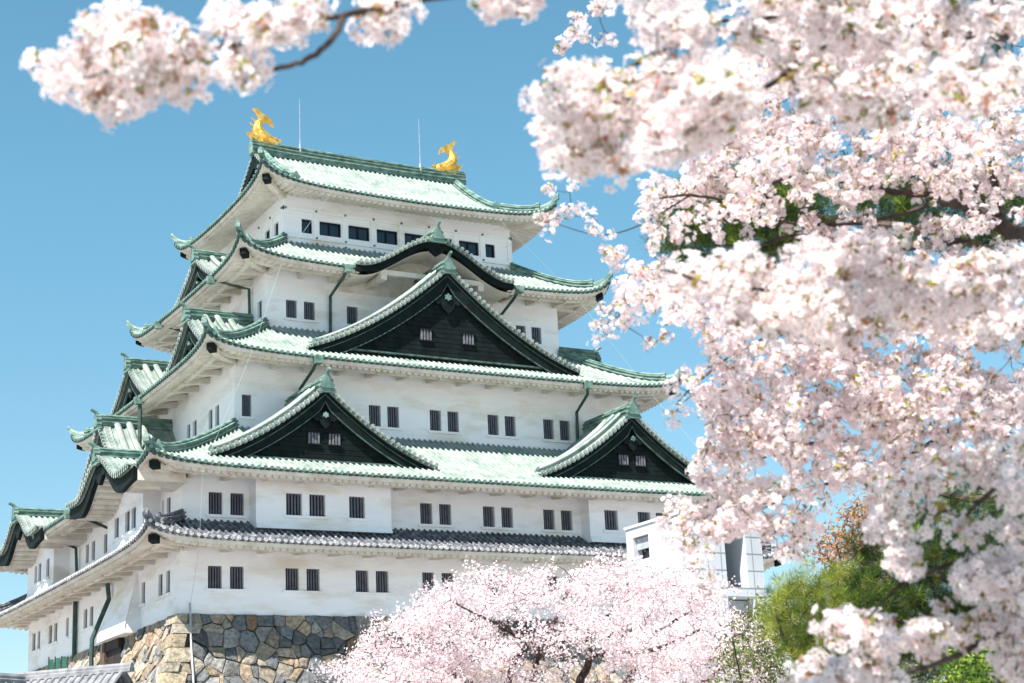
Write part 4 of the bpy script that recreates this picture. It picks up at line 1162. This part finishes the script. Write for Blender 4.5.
# ---- the second cherry tree, a little farther and sharper
def second_cherry():
    T = Tree('cherry_tree', 'second cherry tree filling the right side with sharper white blossom balls', 'cherry tree', 22)
    r = T.r
    root = P(1380, 900, 11.5); root[2] = 0
    f1 = P(1230, 480, 11.2); f2 = P(1120, 255, 10.8); f3 = P(1200, 60, 11)
    T.limb([root, root*.5+f1*.5+np.array([.1, 0, 0]), f1, f2], [.24, .2, .17, .1], 10)
    T.limb([f1, P(1230, 250, 11), f3], [.14, .1, .07], 8)
    limbs = [
        ([f2, P(1050, 245, 10.4), P(1002, 226, 10.2), P(970, 208, 10.1), P(945, 197, 10.0)], [.09, .06, .05, .042, .04]),
        ([P(1002, 226, 10.2), P(996, 190, 10.2), P(991, 150, 10.2), P(992, 110, 10.3), P(980, 60, 10.3)], [.03, .024, .02, .016, .01]),
        ([P(945, 197, 10.0), P(880, 190, 9.9), P(800, 175, 9.8), P(740, 200, 9.7), P(690, 195, 9.6), P(650, 200, 9.5)], [.03, .022, .018, .014, .011, .005]),
        ([P(990, 180, 10.2), P(900, 215, 10.0), P(820, 225, 9.9), P(740, 215, 9.8)], [.02, .016, .012, .006]),
        ([P(970, 240, 10.3), P(880, 250, 10.1), P(800, 235, 10.0), P(720, 262, 9.9), P(660, 290, 9.8), P(625, 312, 9.7), P(598, 330, 9.6)], [.025, .02, .015, .012, .009, .006, .003]),
        ([f2, P(1020, 320, 10.6), P(900, 320, 10.4), P(800, 330, 10.2), P(740, 350, 10.0), P(700, 380, 9.9), P(676, 405, 9.8)], [.05, .035, .025, .018, .013, .009, .004]),
        ([f1, P(1060, 420, 10.8), P(950, 430, 10.6), P(850, 440, 10.4), P(780, 450, 10.2), P(730, 480, 10.1), P(690, 520, 10.0)], [.06, .04, .028, .02, .014, .009, .004]),
        ([P(950, 430, 10.6), P(880, 470, 10.3), P(800, 490, 10.2), P(760, 510, 10.1), P(700, 535, 10.0), P(692, 575, 10)], [.02, .016, .012, .009, .006, .003]),
        ([f3, P(1010, 100, 10.6), P(900, 110, 10.3), P(800, 130, 10.1), P(700, 150, 10.0)], [.06, .03, .02, .014, .006]),
        ([P(1060, 420, 10.8), P(990, 480, 10.5), P(930, 520, 10.4)], [.03, .016, .006]),
        ([f3, P(900, -20, 10.6), P(760, 20, 10.2), P(650, 10, 10)], [.05, .025, .016, .008]),
        ([P(690, 195, 9.6), P(640, 225, 9.6), P(600, 235, 9.5), P(560, 225, 9.5)], [.008, .006, .004, .003]),
    ]
    for i, (p, q) in enumerate(limbs):
        if i > 1: p = [CAM+(x-CAM)*1.06 for x in p]
        T.limb(p, np.array(q)*.8 if i > 1 else q, 6)
    tg = []
    gaps = [(720, 220, 48, 34, .48), (812, 200, 26, 16, .7), (680, 240, 18, 24, .55), (760, 250, 30, 14, .5), (960, 205, 20, 26, .6), (905, 205, 34, 22, .5), (925, 240, 16, 10, .7), (870, 185, 22, 18, .6), (985, 245, 20, 14, .6), (760, 305, 18, 12, .5), (940, 490, 22, 20, .9), (1000, 505, 24, 14, .7)]
    gaps = [(a, b, c, d, min(.93, p*1.5)) for a, b, c, d, p in gaps]
    def add(poly, D0, D1, n, holes=gaps): tg.append(sprays(poly, D0, D1, n, r, holes, per=7, length=.48, jit=.03))
    add([(640, 195), (700, 165), (820, 140), (1040, 110), (1040, 290), (900, 290), (760, 285), (690, 285), (655, 260), (640, 225)], 9.4, 11.2, 820)
    add([(625, 290), (660, 255), (760, 270), (1040, 260), (1040, 420), (900, 420), (760, 410), (705, 425), (690, 385), (705, 340), (660, 318)], 9.4, 11.2, 1200)
    add([(705, 400), (800, 395), (1040, 390), (1040, 470), (960, 480), (900, 505), (850, 490), (800, 505), (760, 500), (720, 505), (690, 480), (700, 440)], 9.6, 11.2, 820)
    add([(668, 497), (700, 485), (740, 500), (800, 495), (830, 500), (812, 545), (800, 560), (775, 548), (735, 540), (715, 552), (700, 572), (690, 560), (672, 545), (660, 525)], 9.6, 10.4, 170)
    add([(850, 490), (900, 490), (905, 530), (870, 535)], 10, 10.6, 22)
    add([(600, 250), (640, 210), (660, 280), (640, 330), (612, 318)], 9.4, 10, 46)
    add([(570, 20), (600, 0), (650, -10), (700, 20), (600, 55)], 9.6, 10.2, 36)
    add([(700, 40), (1040, 0), (1040, 140), (700, 160)], 9.8, 10.8, 520)
    add([(640, 150), (700, 120), (1040, 90), (1040, 180), (700, 215), (640, 205)], 9.6, 10.8, 260)
    stray = [(549, 191), (573, 185), (571, 210), (579, 209), (562, 213), (541, 218), (554, 221), (549, 235), (593, 228), (607, 232), (605, 250), (617, 266), (601, 310), (616, 310), (626, 314), (636, 318), (623, 324), (607, 323), (597, 326), (595, 341), (612, 332), (665, 338), (678, 400), (688, 411), (670, 413), (673, 424), (701, 398), (672, 387), (688, 380), (683, 372), (648, 345), (640, 300), (590, 215), (566, 40), (560, 48), (572, 34), (705, 590), (694, 585), (716, 583), (712, 575), (784, 556), (770, 535), (795, 552)]
    tg.append(np.array([P(a, b, 9.6+.02*(i % 7)) for i, (a, b) in enumerate(stray)]))
    tg = np.vstack(tg)
    T.grow(tg, .002, .012, sag=.03)
    pos, nrm, idx = cluster(tg, r.uniform(.036, .054, len(tg)), 19, r)
    tn = tints(len(pos), r, (.93, .896, .882), .06, .08)
    dedupe_mesh('blossom', [scatter(T1_, pos, nrm, r.uniform(.016, .022, len(pos)), tn, r)], M_PETAL, T.t)
    k = r.choice(len(tg), int(len(tg)*.65)); lp = np.repeat(tg[k], 5, 0); ln_ = unit(r.normal(size=lp.shape)+np.array([0, 0, .3]))
    lt = np.array([(.36, .18, .09), (.36, .30, .07), (.22, .28, .06), (.50, .24, .22)])[r.choice(4, len(lp), p=[.28, .32, .3, .1])]*r.uniform(.8, 1.2, (len(lp), 1))
    dedupe_mesh('leaf', [scatter(LEAFT, lp+ln_*.03, ln_, r.uniform(.03, .05, len(lp)), lt, r)], M_LEAF, T.t)
    T.done(root)
second_cherry()

# ---- the round cherry tree at the foot of the stone base
def far_cherry():
    T = Tree('cherry_tree', 'wide spreading cherry tree in full bloom at the foot of the stone base', 'cherry tree', 23)
    r = T.r; D = 40.
    root = P(560, 1000, D); root[2] = 0
    f1 = P(548, 730, D)
    T.limb([root, root*.5+f1*.5+np.array([.1, .1, 0]), f1], [.34, .27, .22], 10)
    for pts in ([f1, P(533, 690, D), P(538, 655, D-.3), P(532, 640, D-.5), P(510, 600, D-1)],
                [f1, P(575, 690, D), P(590, 655, D), P(584, 632, D+.3), P(600, 622, D), P(640, 590, D-.6)],
                [f1, P(510, 700, D-1), P(515, 660, D-1.2), P(525, 645, D-1.4), P(480, 615, D-2)],
                [f1, P(620, 690, D+.5), P(650, 640, D+.5), P(700, 605, D)],
                [f1, P(480, 690, D), P(430, 660, D-.5), P(380, 640, D-.7)],
                [f1, P(670, 700, D-1), P(720, 670, D-1.2), P(760, 650, D-1)],
                [P(538, 655, D-.3), P(560, 610, D), P(570, 575, D)],
                [P(515, 660, D-1.2), P(470, 640, D-1.5), P(420, 605, D-1.6)],
                [P(584, 632, D+.3), P(560, 640, D-.8), P(500, 625, D-1.8), P(450, 600, D-2)],
                [P(590, 655, D), P(650, 650, D-2), P(700, 630, D-2.5)]):
        k0 = .13 if pts[0] is f1 else .06
        T.limb(pts, np.linspace(k0, .018, len(pts)), 6)
    poly = [(338, 662), (358, 640), (356, 632), (398, 612), (422, 590), (428, 578), (460, 572), (505, 560), (540, 556), (565, 549), (600, 552), (640, 548), (690, 556), (702, 572), (735, 590), (756, 612), (775, 645), (790, 690), (770, 760), (400, 760), (330, 690)]
    q = in_poly(poly, 580, r)
    # an umbrella crown: depth spread grows away from the outline
    cx, cy = 560, 700
    ed = np.clip(np.minimum((q[:, 1]-545)/80, 1), .1, 1)
    Dq = D-ed*3.2*r.random(len(q))**.6+ed*2.5*r.random(len(q))*(r.random(len(q)) < .35)
    tg = np.array([P(a, b, d) for (a, b), d in zip(q, Dq)])
    holes = (((q[:, 0]-555)/95)**2+((q[:, 1]-680)/44)**2 < 1) & (r.random(len(q)) < .8)
    tg = tg[~holes]
    m = len(tg); per = 8; d = np.outer(r.choice([-1, 1], m), CR)+r.normal(size=(m, 3))*.4; d[:, 2] *= .4; d = unit(d)
    tt = (np.arange(per)+.5)/per-.5; ln = r.uniform(.7, 1.6, m)
    tg = tg[:, None]+d[:, None]*(tt[None, :, None]*ln[:, None, None]); tg[..., 2] -= .45*ln[:, None]*(tt[None]+.5)**2
    tg = tg.reshape(-1, 3)+r.normal(size=(m*per, 3))*.06
    T.grow(tg, .005, .016, sag=.05)
    n = len(tg); nn = 26
    idx = np.repeat(np.arange(n), nn)
    off = r.normal(size=(len(idx), 3))*np.array([.10, .10, .085]); off += np.outer(r.random(len(idx))*.12, (0, 0, -1))
    pos = tg[idx]+off; nrm = unit(off+r.normal(size=off.shape)*.12)
    tn = tints(len(pos), r, (.88, .82, .825), .1, .11)
    dedupe_mesh('blossom', [scatter(TF_, pos, nrm, r.uniform(.024, .038, len(pos)), tn, r)], M_PETALFAR, T.t)
    T.done(root)
far_cherry()

# ---- pines, maple, shrubs
def needles(name, label, cat, seed, root, limbs, polys, size, tones, nt, twig=.006, group=None):
    T = Tree(name, label, cat, seed, group); r = T.r
    for p, q in limbs: T.limb(p, q, 7)
    tg = np.vstack([vol(pl, d0, d1, n, r, ho) for pl, d0, d1, n, ho in polys])
    T.grow(tg, twig, twig*4, sag=-.03)
    tpl = needle_template(nt, r)
    pos = np.repeat(tg, 3, 0)+r.normal(size=(len(tg)*3, 3))*size*.7; nrm = unit(r.normal(size=pos.shape)*.6+np.array([0, 0, 1.0]))
    tone = np.array(tones)[r.choice(len(tones), len(pos))]*r.uniform(.75, 1.25, (len(pos), 1))
    dedupe_mesh('needles', [scatter(tpl, pos, nrm, r.uniform(.8, 1.25, len(pos))*size, tone, r)], M_LEAF, T.t)
    T.done(root, M_PBARK)
def pines():
    D = 27.; root = P(815, 1000, D); root[2] = 0
    needles('pine_tree', 'bright yellow-green young pine right of the white elevator tower', 'pine tree', 31, root,
            [([root, P(812, 760, D), P(815, 690, D), P(812, 640, D), P(806, 600, D)], [.14, .12, .1, .06, .02]), ([P(815, 690, D), P(850, 640, D), P(870, 610, D)], [.05, .03, .015]), ([P(815, 690, D), P(785, 640, D-.5), P(775, 610, D-.5)], [.05, .03, .015])],
            [([(766, 620), (772, 600), (786, 582), (800, 574), (824, 580), (850, 572), (872, 590), (880, 640), (860, 683), (800, 660), (775, 640)], D-1.2, D+1.0, 360, ()), ([(800, 640), (900, 640), (900, 720), (800, 720)], D-1, D+1, 160, ())],
            .17, [(.25, .28, .045), (.34, .36, .06), (.14, .20, .035), (.07, .11, .025)], 34)
    D = 23.; root = P(1090, 1000, D); root[2] = 0
    lim = [([root, P(1075, 750, D), P(1060, 600, D), P(1050, 480, D), P(1080, 300, D), P(1070, 180, D), P(1060, 60, D)], [.3, .26, .22, .18, .14, .1, .05])]
    for a in ([(1060, 600, D), (980, 585, D-1), (920, 575, D-1), (860, 560, D)], [(1050, 480, D), (980, 500, D-1), (930, 490, D-1)], [(1060, 640, D), (980, 640, D-1.5), (900, 620, D-1)], [(1080, 300, D), (960, 240, D-1), (840, 220, D-1), (740, 215, D-.5), (670, 235, D)], [(1070, 180, D), (960, 190, D-1), (860, 180, D), (780, 195, D)], [(840, 220, D-1), (760, 250, D), (700, 255, D)]):
        lim.append(([P(*q) for q in a], np.linspace(.08, .02, len(a))))
    needles('pine_tree', 'tall dark green pine whose needles show through gaps in the blossom', 'pine tree', 32, root, lim,
            [([(855, 545), (900, 520), (940, 490), (1000, 480), (1040, 500), (1040, 650), (960, 660), (900, 650), (868, 620), (850, 580)], D-1.5, D+1.2, 760, ()), ([(840, 600), (1040, 590), (1040, 720), (840, 720)], D-1, D+1.5, 420, ()),
             ([(660, 215), (700, 185), (800, 175), (830, 195), (820, 235), (770, 262), (700, 268), (665, 250)], D-1.2, D+.6, 420, ()), ([(845, 170), (980, 165), (1030, 200), (1000, 250), (880, 240), (840, 210)], D-1.2, D+.6, 330, ()), ([(830, 20), (1000, 10), (1000, 60), (850, 60)], D-1, D+.5, 60, ())],
            .17, [(.035, .065, .022), (.06, .10, .025), (.17, .23, .035), (.02, .04, .016)], 32)
pines()
def maple():
    D = 30.; root = P(875, 1000, D); root[2] = 0
    T = Tree('maple_tree', 'maple with sparse red and orange young leaves beside the dark pine', 'maple tree', 41); r = T.r
    top = P(868, 640, D)
    T.limb([root, P(872, 760, D), top], [.12, .09, .06])
    for a in ([(868, 640), (850, 590), (836, 545)], [(868, 640), (870, 580), (860, 520)], [(850, 590), (830, 560), (818, 552)], [(870, 580), (890, 550), (895, 515)]):
        T.limb([P(x, y, D) for x, y in a], np.linspace(.04, .012, len(a)), 5)
    tg = np.vstack([vol([(808, 552), (836, 525), (845, 505), (885, 490), (915, 510), (910, 590), (860, 598), (830, 580)], D-.8, D+.8, 620, r, ()), vol([(840, 515), (900, 500), (905, 540), (850, 550)], D-.8, D+.8, 90, r, ())])
    T.grow(tg, .005, .014, sag=.05)
    lp = np.repeat(tg, 9, 0)+r.normal(size=(len(tg)*9, 3))*.11; ln_ = unit(r.normal(size=lp.shape)+np.array([0, 0, .6]))
    lt = np.array([(.42, .15, .07), (.45, .25, .06), (.33, .30, .06), (.50, .28, .22)])[r.choice(4, len(lp), p=[.35, .25, .15, .25])]*r.uniform(.8, 1.2, (len(lp), 1))
    dedupe_mesh('leaf', [scatter(LEAFT, lp, ln_, r.uniform(.05, .09, len(lp)), lt, r)], M_LEAF, T.t)
    T.done(root)
maple()
def shrub(name, label, seed, poly, D0, D1, n, per, spread, size, tones, base_px, up=.4):
    T = Tree(name, label, 'shrub', seed); r = T.r
    tg = vol(poly, D0, D1, n, r, ())
    root = P(base_px[0], base_px[1], (D0+D1)/2); root[2] = 0
    tops = tg[r.choice(len(tg), 7)]
    for t in tops: T.limb([root+r.normal(size=3)*np.array([.2, .2, 0]), (root+t)/2+r.normal(size=3)*.15, t], [.05, .03, .012], 5)
    T.grow(tg, .004, .012, sag=.1)
    lp = np.repeat(tg, per, 0)+r.normal(size=(len(tg)*per, 3))*spread; ln_ = unit(r.normal(size=lp.shape)+np.array([0, 0, up]))
    lt = np.array(tones)[r.choice(len(tones), len(lp))]*r.uniform(.75, 1.25, (len(lp), 1))
    dedupe_mesh('leaf', [scatter(LEAFT, lp, ln_, r.uniform(.7, 1.3, len(lp))*size, lt, r)], M_LEAF, T.t)
    T.done(root)
shrub('shrub', 'grey-green feathery shrub between the wide cherry tree and the pine', 51, [(725, 625), (760, 600), (800, 610), (850, 640), (870, 760), (700, 760)], 32, 35, 420, 22, .16, .10, [(.14, .17, .06), (.20, .22, .09), (.24, .24, .13), (.09, .12, .04)], (790, 1000), .9)
shrub('shrub', 'bright green leafy bush in the bottom right corner', 52, [(945, 668), (965, 655), (1000, 650), (1060, 655), (1060, 760), (940, 760)], 15, 17, 300, 26, .09, .06, [(.12, .20, .03), (.07, .13, .025), (.04, .08, .02), (.22, .28, .05)], (1000, 1100), .8)
